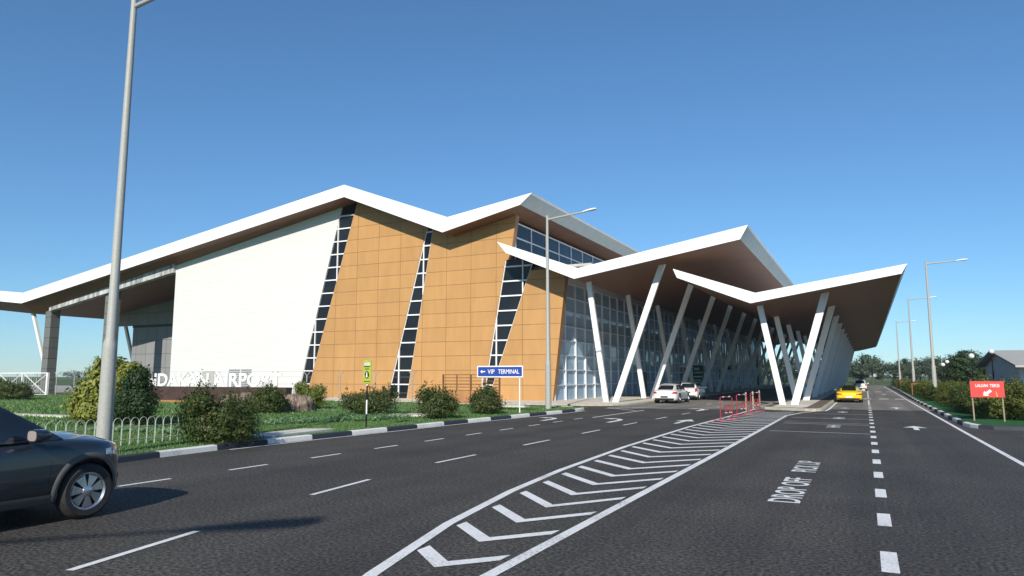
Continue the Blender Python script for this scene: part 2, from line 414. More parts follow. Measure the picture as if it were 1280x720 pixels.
kind(kerb([(3.55, 18), (3.5, 22.0), (3.75, 22.75), (4.4, 23.1), (12, 23.6)], 1.87, .15, .2, False).build('kerb', [M['kerb_white'], M['kerb_black']]), 'structure')
inner = [(-15.8, -30), (-15.8, 10.5), (-16.05, 12.5), (-16.2, 15), (-16.15, 18), (-15.95, 22), (-15.8, 27), (-15.6, 30), (-15.4, 33.5), (-15.18, 37), (-15.18, 39.2), (-15.3, 40.2), (-15.8, 41.1), (-16.6, 41.6), (-18, 41.75), (-22, 42.1), (-28, 43.0), (-40, 43.4)]
kind(MB().slab(inner+[(-64.2, 43.4), (-130, 50.0), (-130, -30)], -.02, .13).build('lawn', M['lawn']), 'structure')
kind(MB().slab([(3.64, 38), (3.65, 34.2), (3.85, 33.15), (4.25, 32.7), (5.0, 32.55), (26, 31.4), (26, 40), (8.4, 44), (8.4, 162), (4.4, 162), (4.1, 110), (3.62, 64)], -.02, .13).build('verge', M['verge']), 'structure')
kind(MB().slab([(3.75, 18), (3.7, 22.0), (3.9, 22.6), (4.4, 22.9), (12, 23.4), (12, 18)], -.02, .13).build('verge', M['verge']), 'structure')
# plaza before the facade and along the glass wall
plz = [(-44, 46.2), (-19.4, 46.2), (-16.9, 46.3), (-15.6, 47.2), (-15.15, 48.6), (-15.0, 52), (-15.0, 176), (-23, 176), (-23, 52.5), (-44, 52.5)]
kind(MB().slab(plz, -.02, .10).build('plaza', M['concrete']), 'structure')
kind(kerb([(-44, 46.0), (-19.4, 46.0), (-16.8, 46.1), (-15.45, 47.1), (-14.95, 48.5), (-14.8, 52), (-14.8, 176)], 2.0, .12, .2, True, plain=1).build('kerb', M['concrete_kerb']), 'structure')
# the long island that carries the outer row of columns
isl = [(-5.9, 176), (-5.9, 47.2), (-5.6, 46.4), (-3.1, 45.0), (-2.65, 45.2), (-2.5, 46.2), (-2.5, 176)]
kind(MB().slab(isl, -.02, .12).build('island', M['pav_brown']), 'structure')
kind(MB().slab([(-5.35, 176), (-5.35, 47.4), (-3.55, 46.6), (-3.35, 48), (-3.35, 176)], .0, .124).build('island_paving', M['concrete']), 'structure')
kind(kerb([(-6.1, 176), (-6.1, 47.2), (-5.75, 46.2), (-3.15, 44.75), (-2.5, 44.95), (-2.3, 46.2), (-2.3, 176)], 2.0, .15, .2, True, plain=1).build('kerb', M['concrete_kerb']), 'structure')

# painted lines
Z1 = .008
mb = MB()
mb.ribbon([(-3.3, 2.5), (-4.0, 4.3), (-4.61, 6.09), (-5.22, 8.56), (-5.68, 11.4), (-5.98, 14.38), (-6.28, 20), (-6.42, 29), (-6.25, 38), (-6.2, 46.3)], .15, Z1)
mb.ribbon([(-3.5, 2.5), (-3.54, 10.35), (-3.58, 19.7), (-3.68, 32), (-3.75, 39.2), (-3.3, 42.6), (-2.75, 44.6), (-2.2, 45.6), (-2.12, 48), (-2.12, 120)], .15, Z1)
mb.ribbon([(3.05, 2), (3.12, 17), (3.08, 30), (3.05, 60), (3.1, 90), (3.2, 165)], .13, Z1)
mb.ribbon([(-15.75, 14.3), (-15.76, 18), (-15.55, 22), (-15.4, 27), (-15.2, 30), (-15.0, 33.5), (-14.78, 37), (-14.78, 39.5)], .10, Z1)
mb.ribbon([(-12.08, 33.2), (-11.9, 41.7)], .13, Z1); mb.ribbon([(-15.0, 44.1), (-12.2, 40.9)], .13, Z1); mb.ribbon([(-14.6, 42.6), (-12.3, 46.5)], .10, Z1)
kind(mb.build('edge_line', M['road_paint']), 'structure')
mb = MB(); mb2 = MB()
for k in range(30):
    ay = 6.72+1.22*k
    if ay > 43.3: break
    def xl(y): return np.interp(y, [6.09, 8.56, 11.4, 14.38, 20, 29, 38, 46], [-4.61, -5.22, -5.68, -5.98, -6.28, -6.42, -6.25, -6.2])
    lx = xl(ay+.6)+.16; rx = -3.69; ax = lx+(rx-lx)*.54
    if k > 8: ax = lx+(rx-lx)*.46
    dl = min(.50+.17*k, 1.1); dr = min(.55+.22*k, 1.25); t = .27
    tgt = mb
    tgt.add([(lx, ay+dl-t*.4, Z1), (ax, ay-t/2, Z1), (rx, ay+dr-t/2, Z1), (rx, ay+dr+t/2, Z1), (ax, ay+t/2, Z1), (lx, ay+dl+t*.6, Z1)], [(0, 1, 4, 5), (1, 2, 3, 4)])
kind(mb.build('chevron_marking', M['road_paint']), 'structure')
mb = MB()
for k in range(10): mb.ribbon([(-12.35, 8.7+2.53*k), (-12.35, 9.8+2.53*k)], .10, Z1)
xs = lambda y: float(np.interp(y, [4.8, 6.6, 9.6, 11.4, 14.4, 30, 42], [-7.5, -7.87, -8.55, -8.78, -9.08, -9.05, -8.75]))
for k in range(12):
    y0 = 4.8+4.75*k; mb.ribbon([(xs(y0), y0), (xs(y0+1.9), y0+1.9)], .10, Z1)
for k in range(-1, 19): mb.ribbon([(.12, 8.48+2.54*k), (.12, 9.45+2.54*k)], .17, Z1)
mb.ribbon([(.1, 56.5), (.1, 68)], .12, Z1); mb.ribbon([(.1, 74), (.1, 112)], .12, Z1)
for yy in (71, 104):
    for x0 in (-.45, .95, 2.2): mb.sheet([(x0, yy), (x0+.75, yy), (x0+.75, yy+1.5), (x0, yy+1.5)], Z1)
for k in range(14): mb.ribbon([(-10.3, 52+4.6*k), (-10.3, 54+4.6*k)], .12, Z1)
kind(mb.build('lane_marking', M['road_paint']), 'structure')
mb = MB()
for y in (28.15, 33.0, 37.6, 42.0): mb.ribbon([(-3.3 if y < 40 else -2.6, y), (.02, y-.15)], .14, Z1)
mb.ribbon([(-3.3, 33.9), (.02, 33.75)], .10, Z1)
kind(mb.build('parking_line', M['road_paint_worn']), 'structure')
def road_text(body, x_base, x_top, y0, y1, z=Z1):
    v, f = text_geo(body, w=y1-y0, h=x_base-x_top, bold=.012)
    return [(x_base-p[1], y0+p[0], z) for p in v], f
mb = MB(); mb.add(*road_text('DROP OFF', -1.04, -1.54, 12.35, 15.4)); mb.add(*road_text('PICK UP', -1.04, -1.54, 16.4, 18.5))
kind(mb.build('road_lettering', M['road_paint']), 'structure')
mb = MB()
for y in (30.9, 37.2, 43.6, 49.2):      # short worn words, unreadable in the photograph
    for k in range(5):
        yy = y+.36*k; mb.sheet([(-1.52, yy), (-1.02, yy), (-1.02, yy+.17), (-1.52, yy+.17)], Z1)
    mb.sheet([(-1.34, y+.17), (-1.2, y+.17), (-1.2, y+1.44), (-1.34, y+1.44)], Z1+.002)
kind(mb.build('road_lettering', M['road_paint_worn']), 'structure')
def arrow(mb, x, y, L, turn=0):
    if turn == 0:
        mb.sheet([(x-.09, y), (x+.09, y), (x+.09, y+L*.55), (x-.09, y+L*.55)], Z1)
        mb.sheet([(x-.42, y+L*.55), (x+.42, y+L*.55), (x, y+L)], Z1)
    else:
        pts = [(x, y), (x, y+L*.40), (x+turn*.06, y+L*.60), (x+turn*.20, y+L*.74), (x+turn*.40, y+L*.82), (x+turn*.62, y+L*.85)]
        mb.ribbon(pts, .24, Z1)
        e = x+turn*.58; mb.sheet([(e, y+L*.85-.42), (e+turn*.62, y+L*.87), (e, y+L*.85+.42)], Z1)
mb = MB()
arrow(mb, 1.62, 30.9, 2.4); arrow(mb, 1.62, 50.2, 2.6); arrow(mb, 1.7, 88, 3)
arrow(mb, -13.3, 29.9, 2.6, -1); arrow(mb, -10.2, 30.0, 3.2, -1); arrow(mb, -7.4, 30.6, 3.2); arrow(mb, -8.9, 42.2, 3.2, -1)
kind(mb.build('arrow_marking', M['road_paint']), 'structure')

# ------------------------------------------------------------------ terminal building
YF = 51.8
T = thing('terminal_building', 'airport terminal hall with zigzag white roof and orange and white front wall', 'building', (-44, YF, 0))
# roof: profile points (x, z) of the lower and the upper edge
bot = [(-112, 12.9), (-90.8, 10.75), (-41.85, 18.30), (-31.25, 14.03), (-24.0, 15.61)]
top = [(-112, 14.2), (-90.65, 12.03), (-41.9, 19.45), (-30.78, 15.29), (-22.93, 16.48)]
Y0, Y1 = 49.8, 160.0
def roof(parent, bot, top, y0, y1, mroof, names=('roof', 'fascia', 'soffit'), cut=0, keel=None):
    n = len(bot); mb = MB()
    # upper skin (the roof itself)
    topb = list(top)
    vs = [(x, y0+.05, z-.02) for x, z in top]+[(x, y1-.05, z-.02) for x, z in topb]
    mb.add(vs, [(i, i+1, n+i+1, n+i) for i in range(n-1)])
    rf = mb.build(names[0], mroof, parent, fix=False)
    # fascia all round
    fa = MB()
    def band(pb, pt): fa.add(pb+pt, [(i, i+1, len(pb)+i+1, len(pb)+i) for i in range(len(pb)-1)])
    c = cut
    band([(x, y0, z) for x, z in bot], [(x, y0, z) for x, z in top])
    eb, et = bot[-1], top[-1]; ebp, etp = bot[-2], top[-2]
    sb = (eb[1]-ebp[1])/(eb[0]-ebp[0])
    mid = (et[0]+(eb[0]-et[0])*.13, et[1]+(eb[1]-et[1])*.13)
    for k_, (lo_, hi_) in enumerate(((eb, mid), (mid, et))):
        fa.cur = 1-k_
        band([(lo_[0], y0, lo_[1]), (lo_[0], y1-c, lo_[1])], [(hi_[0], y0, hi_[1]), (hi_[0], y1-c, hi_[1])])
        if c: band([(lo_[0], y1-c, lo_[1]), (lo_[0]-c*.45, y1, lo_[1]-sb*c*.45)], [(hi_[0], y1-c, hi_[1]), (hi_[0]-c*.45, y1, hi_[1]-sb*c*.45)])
    fa.cur = 0
    e0, t0 = bot[0], top[0]
    band([(e0[0], y0, e0[1]), (e0[0], y1, e0[1])], [(t0[0], y0, t0[1]), (t0[0], y1, t0[1])])
    bb = bot[:-1]+[(eb[0]-c*.45, eb[1]-sb*c*.45)]; tt = top[:-1]+[(et[0]-c*.45, et[1]-sb*c*.45)]
    band([(x, y1, z) for x, z in bb], [(x, y1, z) for x, z in tt])
    # slim white capping that stands on the upper edge
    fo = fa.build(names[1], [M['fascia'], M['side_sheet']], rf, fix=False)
    sf = MB()
    e = .004
    if c:
        vs = [(x, y0+e, z) for x, z in bot[:-1]]; k = len(vs)
        q = [(x, y1-e, z) for x, z in bot[:-1]]
        sf.add(vs+q, [(i, i+1, k+i+1, k+i) for i in range(k-1)])
        a = bot[-2]
        sf.add([(a[0], y0+e, a[1]), (eb[0], y0+e, eb[1]), (eb[0], y1-c, eb[1]), (eb[0]-c*.45, y1-e, eb[1]-sb*c*.45), (a[0], y1-e, a[1])], [(0, 1, 2, 3, 4)])
    else:
        ys = [y0+e]+([y0+1.9] if keel else [])+[y1-e]
        vs = []
        for yy in ys:
            for i, (x, z) in enumerate(bot):
                dz = 0
                if keel and yy > y0+1: dz = keel.get(i, 0)
                vs.append((x, yy, z+dz))
        sf.add(vs, [(r*n+i, r*n+i+1, (r+1)*n+i+1, (r+1)*n+i) for r in range(len(ys)-1) for i in range(n-1)])
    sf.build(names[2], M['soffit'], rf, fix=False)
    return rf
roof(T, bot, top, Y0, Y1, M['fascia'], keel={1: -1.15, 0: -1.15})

def soff(x): return float(np.interp(x, [p[0] for p in bot], [p[1] for p in bot]))
# white ribbed wall
zb = .08
wl = MB(); wl.wall([(-66.35, zb), (-48.46, zb), (-43.75, soff(-43.75)-.004), (-66.35, soff(-66.35)-.004)], YF, YF+.5)
o = wl.build('wall', M['ribbed'], T); o['label'] = 'white ribbed end wall'
def strip_x(a, b, z): return a[0]+(b[0]-a[0])*(z-a[1])/(b[1]-a[1])
S1L = ((-48.46, zb), (-44.02, 18.0)); S1R = ((-47.35, zb), (-41.95, 18.2))
S2L = ((-38.02, zb), (-34.2, 14.75)); S2R = ((-35.92, zb), (-33.5, 14.75))
S3L = ((-28.39, zb), (-26.3, 11.7)); S3R = ((-27.88, zb), (-23.9, 11.0))
def edge(S, z): return strip_x(S[0], S[1], z)
def orange_wall(poly):
    mb = MB(); mb.wall(poly, YF, YF+.6)
    n = len(poly); mb.m = [0, 0]+[1]*n
    return mb.build('wall_panel', [M['orange'], M['reveal']], T)
zt = lambda S, g=soff: [z for z in [15.0]][0]
def meet(S):      # height where a strip edge meets the soffit
    z = 14.0
    for _ in range(60): z = .5*z+.5*soff(edge(S, z))
    return z-.004
def P(S, z): return (edge(S, z), z)
z1r, z2l, z2r = meet(S1R), meet(S2L), meet(S2R)
orange_wall([P(S1R, zb), P(S2L, zb), P(S2L, z2l), P(S1R, z1r)])
# second block: from strip 2 to strip 3, its upper part runs on to the corner above the canopy
zc = 11.6
orange_wall([P(S2R, zb), P(S3L, zb), P(S3L, zc), (-25.85, zc), (-25.30, soff(-25.3)-.004), (-31.25, soff(-31.25)-.004), P(S2R, z2r)])
orange_wall([P(S3R, zb), (-22.12, zb), (-20.90, 10.3), (-20.9, 10.6), P(S3R, 10.6)])
# window strips: glass set back, white frame on the panel grid
def strip(SL, SR, z0, z1):
    g = MB(); g.wall([P(SL, z0), P(SR, z0), P(SR, z1), P(SL, z1)], YF+.16, YF+.5)
    go = g.build('window', M['strip_glass'], T)
    fr = MB()
    z = 1.30
    while z < z1:
        a, b = edge(SL, z), edge(SR, z)
        if z > z0: fr.box(a, b, YF+.02, YF+.16, z-.055, z+.055)
        z += 1.2164
    for k in range(-4, 10):
        x = -41.73+2.427*k
        # interval of z where the vertical lies inside the slanted strip
        zs = [zz for zz in np.arange(z0, z1, .04) if edge(SL, zz)+.02 < x < edge(SR, zz)-.02]
        if zs: fr.box(x-.05, x+.05, YF+.03, YF+.15, zs[0], zs[-1])
    for S, d in ((SL, .03), (SR, -.03)):
        fr.hexa([(edge(S, z0)+d-.03, YF+.06, z0), (edge(S, z0)+d+.03, YF+.06, z0), (edge(S, z0)+d+.03, YF+.14, z0), (edge(S, z0)+d-.03, YF+.14, z0),
                 (edge(S, z1)+d-.03, YF+.06, z1), (edge(S, z1)+d+.03, YF+.06, z1), (edge(S, z1)+d+.03, YF+.14, z1), (edge(S, z1)+d-.03, YF+.14, z1)])
    fr.build('frame', M['strip_dark'], go)
strip(S1L, S1R, zb, meet(S1L)); strip(S2L, S2R, zb, z2l); strip(S3L, S3R, zb, zc)
# clerestory above the low roof
cx = -25.75
g = MB(); g.add([(cx, YF+.6, 11.0), (cx, 159, 11.0), (cx, 159, 15.0), (cx, YF+.6, 15.0)], [(0, 1, 2, 3)])
go = g.build('window', M['strip_glass'], T, fix=False); go['label'] = 'dark clerestory window band under the upper roof'
fr = MB()
for k in range(34): y = YF+.7+3.15*k; fr.box(cx, cx+.08, y-.05, y+.05, 11, 14.9)
for z in (11.2, 12.4, 13.6, 14.85): fr.box(cx, cx+.09, YF+.6, 159, z-.05, z+.05)
fr.build('frame', M['mullion'], go)
# side return of the upper block and hidden rear shell
mb = MB(); mb.box(-66.3, -22.35, 158.5, 159, 0, 11); mb.box(-66.3, -66.0, YF+.5, 158.5, 0, 13.2); mb.box(-66.3, -26, 158.5, 159, 11, 13.8)
mb.build('rear_wall', M['grey_tile'], T)
mb = MB(); mb.box(-66, -19.0, YF+.7, 158.4, 10.75, 10.95); mb.build('low_roof', M['roof_grey'], T)
# glass wall along the drop-off
GX = -22.2; GE = 170.0
rows = [zb+.02]+[1.30+1.2164*k for k in range(9)]
g = MB(); g.add([(GX, YF+.3, zb), (GX, GE, zb), (GX, GE, 10.7), (GX, YF+.3, 10.7)], [(0, 1, 2, 3)])
gw = g.build('glass_wall', M['wall_glass'], T, fix=False)
fr = MB(); ys = [52.2+2.34*k for k in range(51)]
for y in ys: fr.box(GX, GX+.14, y-.045, y+.045, .1, 10.7)
for z in rows[1:]: fr.box(GX+.001, GX+.12, YF+.3, GE, z-.035, z+.035)
fr.box(GX+.002, GX+.16, YF+.31, GE, 9.9, 10.7)
fr.build('mullion', M['mullion'], gw)
bl = MB()
for i, y in enumerate(ys[:-1]):
    bl.box(GX-.75, GX-.55, y+.15, y+1.05, .1, 10.6)
    if i % 2: bl.box(GX-1.6, GX-1.4, y+1.35, y+1.9, .1, 10.6)
for z in (3.75, 7.4): bl.box(GX-6, GX-.9, YF+.7, GE, z-.1, z+.1)
bl.build('blind', M['blind'], gw)
mb = MB(); mb.box(GX-6.3, GX-6.1, YF+.7, GE, .1, 10.6); mb.build('interior_wall', M['interior'], T)
mb = MB(); mb.box(GX-6.1, GX-.02, YF+.7, GE, .02, .09); mb.build('floor', M['concrete'], T)
for y in (76.5, 113, 140, 150.5):
    mb = MB(); mb.box(GX+.02, GX+.18, y, y+2.0, .1, 2.5)
    d = mb.build('door', M['brown_door'], T); mb = MB(); mb.tube([(GX+.24, y+.25, .95), (GX+.24, y+.25, 1.35)], .02, 6); mb.build('handle', M['rim'], d)
for y in (94, 122):      # glazed entrance porches
    mb = MB(); mb.box(GX+.02, GX+.5, y-.2, y+7.2, 3.2, 3.5)
    for q in (y, y+2.3, y+4.6, y+7): mb.box(GX+.02, GX+.2, q-.06, q+.06, .1, 3.2)
    e = mb.build('entrance', M['mullion'], T)
    mb = MB(); mb.box(GX+.03, GX+.08, y+.06, y+6.94, .1, 3.2); mb.build('door', M['strip_glass'], e)
mb = MB(); mb.box(GX-.2, GX+.45, GE, GE+6, .1, 10.6); mb.build('end_wall', M['soffit'], T)
# brown and grey openings seen on the white wall
mb = MB(); mb.box(-61.4, -59.7, YF-.05, YF-.01, .9, 2.55); mb.build('service_panel', simple('pale_grey_panel', (.42, .41, .37), .6), T)
mb = MB()
for z in np.arange(1.0, 2.75, .2):
    mb.box(-57.6, -56.1, YF-.06, YF-.012, z, z+.09); mb.box(-55.9, -54.5, YF-.06, YF-.012, z, z+.09) 
mb.build('louvre', simple('louvre_grey', (.16, .17, .18), .6), T)
# open left corner: tiled columns, stained beam, recessed grey wall, thin legs
for x in (-89.2, -78.0):
    mb = MB(); w_ = 1.15; mb.box(x, x+w_, YF, YF+1.1, 0, soff(x)+.02)
    mb.build('column', M['col_tile'], T)
mb = MB(); mb.wall([(-88.0, soff(-88)-1.35), (-66.36, soff(-66.36)-1.37), (-66.36, soff(-66.36)-.006), (-88.0, soff(-88)-.10)], YF-.35, YF+.3)
mb.build('beam', M['beam'], T)
mb = MB(); mb.wall([(-84.3, 0), (-66, 0), (-66, 8.2), (-84.3, 8.2)], 60.0, 60.4)
mb.wall([(-89.5, 8.5), (-66, 8.5), (-66, 13.2), (-89.5, 9.6)], 59.98, 60.42)
mb.build('recessed_wall', M['grey_tile'], T)
mb = MB(); mb.box(-84.3, -66, 59.9, 60.5, 8.2, 8.5); mb.build('lintel', M['dark'], T)
for a, c in (((-92.6, 52.2, 10.15), (-89.9, 53.6, 0)), ((-94.6, 66, 9.6), (-90.6, 66, 0))):
    mb = MB(); mb.bar(c, a, .42, .3, up=(0, 1, 0)); mb.build('leg', M['white_paint'], T)

# ------------------------------------------------------------------ drop-off canopies on slanted columns
CY0, CY1 = 49.0, 178.0
def canopy(label, bot, top, foot, tl, tr):
    c = thing('entrance_canopy', label, 'canopy', (foot[0], 51.5, 0))
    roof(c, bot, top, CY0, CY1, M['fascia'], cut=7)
    for k in range(13):
        y = 51.5+10.2*k
        for tip, wd in ((tl, .38), (tr, .46)):
            dx = .35 if tip[0] > foot[0] else -.35
            if k == 0:
                mb = MB(); a = Vector((foot[0]+dx, y, .02)); b_ = Vector((tip[0], y, tip[1]+.12))
                s = (b_.x-a.x)/(b_.z-a.z); h = wd/2*1.04
                g_ = .15; mb.hexa([(a.x-h, y-g_, a.z), (a.x+h, y-g_, a.z), (a.x+h, y+g_, a.z), (a.x-h, y+g_, a.z),
                         (b_.x-h, y-g_, b_.z), (b_.x+h, y-g_, b_.z), (b_.x+h, y+g_, b_.z), (b_.x-h, y+g_, b_.z)])
                o = mb.build('column', M['white_paint'], c, bevel=.03)
                if tip is tl: ol = o
                else: orr = o
            else:
                src = ol if tip is tl else orr
                o = src.copy(); COL.objects.link(o); o.parent = c; o.location = (0, 10.2*k, 0)
    return c
canopy('white winged canopy next to the glass wall on slanted white columns',
       [(-24.87, 11.66), (-19.13, 9.24), (-7.1, 11.2)], [(-25.65, 12.62), (-18.83, 10.03), (-6.55, 12.14)], (-17.25, 0), (-18.9, 9.32), (-13.08, 10.15))
canopy('outer white winged canopy over the island on slanted white columns',
       [(-11.45, 8.85), (-6.61, 6.83), (2.31, 8.25)], [(-11.71, 9.49), (-6.27, 7.51), (2.65, 8.84)], (-4.75, 0), (-6.35, 6.9), (-2.1, 7.5))

# ------------------------------------------------------------------ street lamps
def street_lamp(label, loc, arm, group='tall street lamps along the road', hs=1, H=11.45):
    s = thing('street_lamp', label, 'street lamp', loc, group); x, y, z = loc
    mb = MB(); mb.lathe([(.30, 0), (.30, .03), (.175, .03), (.165, 2.55), (.16, 2.7), (.115, 2.85), (.075, H-.25), (.075, H), (0, H)], 20, c=loc)
    mb.build('pole', M['grey_pole'], s, smooth=30)
    a = Vector((x, y, z+H-.25)); e = Vector((x+arm[0], y+arm[1], z+H-.25+arm[2])); d = (e-a).normalized()
    mb = MB(); mb.tube([a, a.lerp(e, .8), e-d*.75], [.06, .045, .04], 10); mb.build('arm', M['grey_pole'], s, smooth=30)
    mb = MB(); sd = Vector((-d.y, d.x, 0)).normalized()
    prof = [(-.85, .05, .05), (-.7, .07, .08), (-.4, .14, .11), (-.1, .16, .10), (0, .08, .05)]
    vs = []
    for t, hw, hh in prof:
        p = e+d*t*hs; hw *= hs; hh *= hs
        for k in range(10):
            q = 2*math.pi*k/10; zz = math.sin(q)*hh*(1 if math.sin(q) > 0 else .45); vs.append(p+sd*math.cos(q)*hw+Vector((0, 0, zz)))
    n = 10; fs = [(i*n+k, i*n+(k+1) % n, (i+1)*n+(k+1) % n, (i+1)*n+k) for i in range(len(prof)-1) for k in range(n)]+[tuple(range(n)), tuple(range(4*n, 5*n))]
    mb.add(vs, fs); mb.build('lamp_head', M['lamp_white'], s, smooth=50)
    return s
street_lamp('nearest grey street lamp, leaving the top of the photo behind the dark car', (-16.7, 11.3, .1), (3.1, .3, .55), H=11.78)
street_lamp('grey street lamp on the lawn tip beside the VIP TERMINAL sign', (-16.55, 38.1, .1), (3.0, .3, .40))
for (x, y), lb in zip(((5.0, 67.5), (5.15, 98.3), (5.25, 139.3)), ('nearest of the three street lamps behind the right hedge', 'middle one of the three street lamps behind the right hedge', 'farthest and smallest street lamp behind the right hedge')):
    street_lamp(lb, (x, y, .1), (3.0, .2, .18))
street_lamp('assumed street lamp out of view, added to cast the shadow on the near lane', (-5.3, -14.4, 0), (3.4, 1.5, .9), hs=1.9)  # assumed lamp, added out of view with a big head for its shadow
def globe_lamp(x, y, h, r, label):
    s = thing('globe_lamp', label, 'lamp post', (x, y, 0), 'round globe lamps in the car park')
    mb = MB(); mb.tube([(x, y, 0), (x, y, h-r)], .06, 8); mb.build('pole', M['black'], s, smooth=30)
    mb = MB(); mb.lathe([(r*math.sin(math.pi*k/10)+1e-4, -r*math.cos(math.pi*k/10)) for k in range(11)], 16, c=(x, y, h)); mb.build('globe', M['lamp_white'], s, smooth=60)
globe_lamp(7.58+.25, 93, 3.30, .22, 'leftmost and lowest white globe lamp beside the dark round tree')
globe_lamp(8.25, 93, 3.62, .20, 'second white globe lamp from the left beside the dark round tree')
globe_lamp(9.0, 79, 3.9, .25, 'white globe lamp standing before the dark round tree')
globe_lamp(10.6, 79, 4.3, .22, 'globe lamp on a dark post beside the grey roofed house')

# ------------------------------------------------------------------ signs
def sign_text(body, w, h, x, y, z, face=-1, bold=.01):
    v, f = text_geo(body, w=w, h=h, bold=bold, depth=.004)
    return [(x+p[0], y+face*p[2], z+p[1]) for p in v], f
s = thing('direction_sign', 'blue VIP TERMINAL sign with a white arrow on two white posts', 'sign', (-17.3, 33.5, .13))
for x in (-18.42, -16.2):
    mb = MB(); mb.tube([(x, 33.56, .1), (x, 33.56, 2.5)], .035, 8); mb.build('post', M['sign_white'], s)
mb = MB(); mb.box(-18.70, -15.97, 33.48, 33.52, 1.95, 2.56); bd = mb.build('board', M['sign_white'], s)
mb = MB(); mb.box(-18.64, -16.03, 33.47, 33.478, 2.01, 2.50); mb.build('panel', M['blue_sign'], bd)
mb = MB(); mb.add(*sign_text('VIP', .42, .23, -18.05, 33.462, 2.14)); mb.build('lettering', M['sign_white'], bd); mb = MB(); mb.add(*sign_text('TERMINAL', 1.24, .23, -17.42, 33.462, 2.14))
mb.build('lettering', M['sign_white'], bd)
mb = MB(); mb.wall([(-18.5, 2.255), (-18.38, 2.35), (-18.38, 2.285), (-18.2, 2.285), (-18.2, 2.225), (-18.38, 2.225), (-18.38, 2.16)], 33.46, 33.466); mb.build('arrow', M['sign_white'], bd)

s = thing('bus_stop_sign', 'lime yellow sign on a black and white banded post at the kerb', 'sign', (-16.58, 21.34, .13))
mb = MB(); mats = [M['black'], M['sign_white']]
for k in range(4):
    mb.cur = k % 2; mb.tube([(-16.58, 21.34, .1+.52*k), (-16.58, 21.34, .1+.52*(k+1))], .028, 10)
mb.build('post', mats, s)
mb = MB(); mb.box(-16.745, -16.365, 21.28, 21.31, 1.74, 2.60); bd = mb.build('board', M['lime_sign'], s, bevel=.008)
mb = MB(); mb.box(-16.69, -16.42, 21.272, 21.279, 2.40, 2.51); mb.build('panel', simple('pale_panel', (.5, .55, .5), .5), bd)
mb = MB()
mb.lathe([(0.001, 0), (.10, 0), (.10, .006), (.001, .006)], 20, axis='X', c=(0, 0, 0))
vs = [(-16.555+v[1]*.95, 21.272+v[0], 2.06+v[2]*1.35) for v in mb.v]; fs = list(mb.f)
mb = MB(); mb.add(vs, fs); mb.box(-16.70, -16.41, 21.272, 21.279, 2.345, 2.375)
mb.box(-16.66, -16.45, 21.272, 21.279, 2.26, 2.285); mb.box(-16.69, -16.42, 21.272, 21.279, 1.80, 1.825); mb.build('emblem', M['black'], bd)
mb = MB(); mb.wall([(-16.595, 1.97), (-16.515, 1.97), (-16.535, 2.10), (-16.54, 2.16), (-16.57, 2.16), (-16.575, 2.10)], 21.262, 21.268); mb.build('figure', M['sign_white'], bd)

s = thing('taxi_sign', 'red LALUAN TEKSI sign with a white arrow on two posts by the right verge', 'sign', (4.55, 36, .13))
for x in (4.03, 5.10):
    mb = MB(); mb.tube([(x, 36.05, .1), (x-.01, 36.05, 1.2)], .030, 8); mb.build('post', M['tan'], s)
mb = MB(); mb.box(3.96, 5.17, 35.98, 36.01, 1.12, 1.80); bd = mb.build('board', M['red_sign'], s, bevel=.006)
mb = MB(); mb.add(*sign_text('LALUAN', .44, .13, 4.16, 35.972, 1.55, bold=.02)); mb.build('lettering', M['sign_white'], bd); mb = MB(); mb.add(*sign_text('TEKSI', .34, .13, 4.66, 35.972, 1.55, bold=.02)); mb.build('lettering', M['sign_white'], bd)
mb = MB()
def rot(p, c, a): x, z = p; return (c[0]+x*math.cos(a)-z*math.sin(a), c[1]+x*math.sin(a)+z*math.cos(a))
mb.wall([rot(p, (4.56, 1.31), R(38)) for p in ((-.19, 0), (-.03, .13), (-.03, .055), (.17, .055), (.17, -.055), (-.03, -.055), (-.03, -.13))], 35.962, 35.972); mb.build('arrow', M['sign_white'], bd)
mb = MB(); mb.wall([(4.42, 1.33), (4.40, 1.33), (4.43, 1.19), (4.45, 1.19)], 35.966, 35.975); mb.build('scratch', M['sign_yellow'], bd); mb = MB(); mb.wall([(4.88, 1.36), (4.86, 1.36), (4.89, 1.15), (4.92, 1.15)], 35.966, 35.975); mb.build('scratch', M['sign_yellow'], bd)

# signs hung under the first canopy
def hung_sign(label, y, z, w_, h_, mat, lines, lm, drop=1.2):
    s = thing('hanging_sign', label, 'sign', (-19.2, y, z))
    mb = MB(); mb.box(-19.2-w_/2, -19.2+w_/2, y-.05, y+.05, z, z+h_); bd = mb.build('board', mat, s)
    mb = MB()
    for x in (-19.2-w_*.4, -19.2+w_*.4): mb.tube([(x, y, z+h_), (x, y, 9.3)], .02, 6)
    mb.build('hanger', M['dark'], s)
    mb = MB()
    for a, b_, c, d in lines: mb.box(-19.2+a*w_, -19.2+b_*w_, y-.06, y-.052, z+c*h_, z+d*h_)
    mb.build('marking', lm, bd)
hung_sign('green direction sign with pale lines under the inner canopy', 92.5, 1.3, 1.35, 2.1, M['green_sign'], [(-.38, .1, .72, .86), (-.38, .38, .52, .60), (-.38, .38, .28, .36), (-.38, .3, .08, .13)], M['sign_white'])
hung_sign('black sign with a yellow panel above the entrance doors', 117, 3.1, 2.6, .6, M['black'], [(-.05, .45, .2, .8)], M['sign_yellow'])

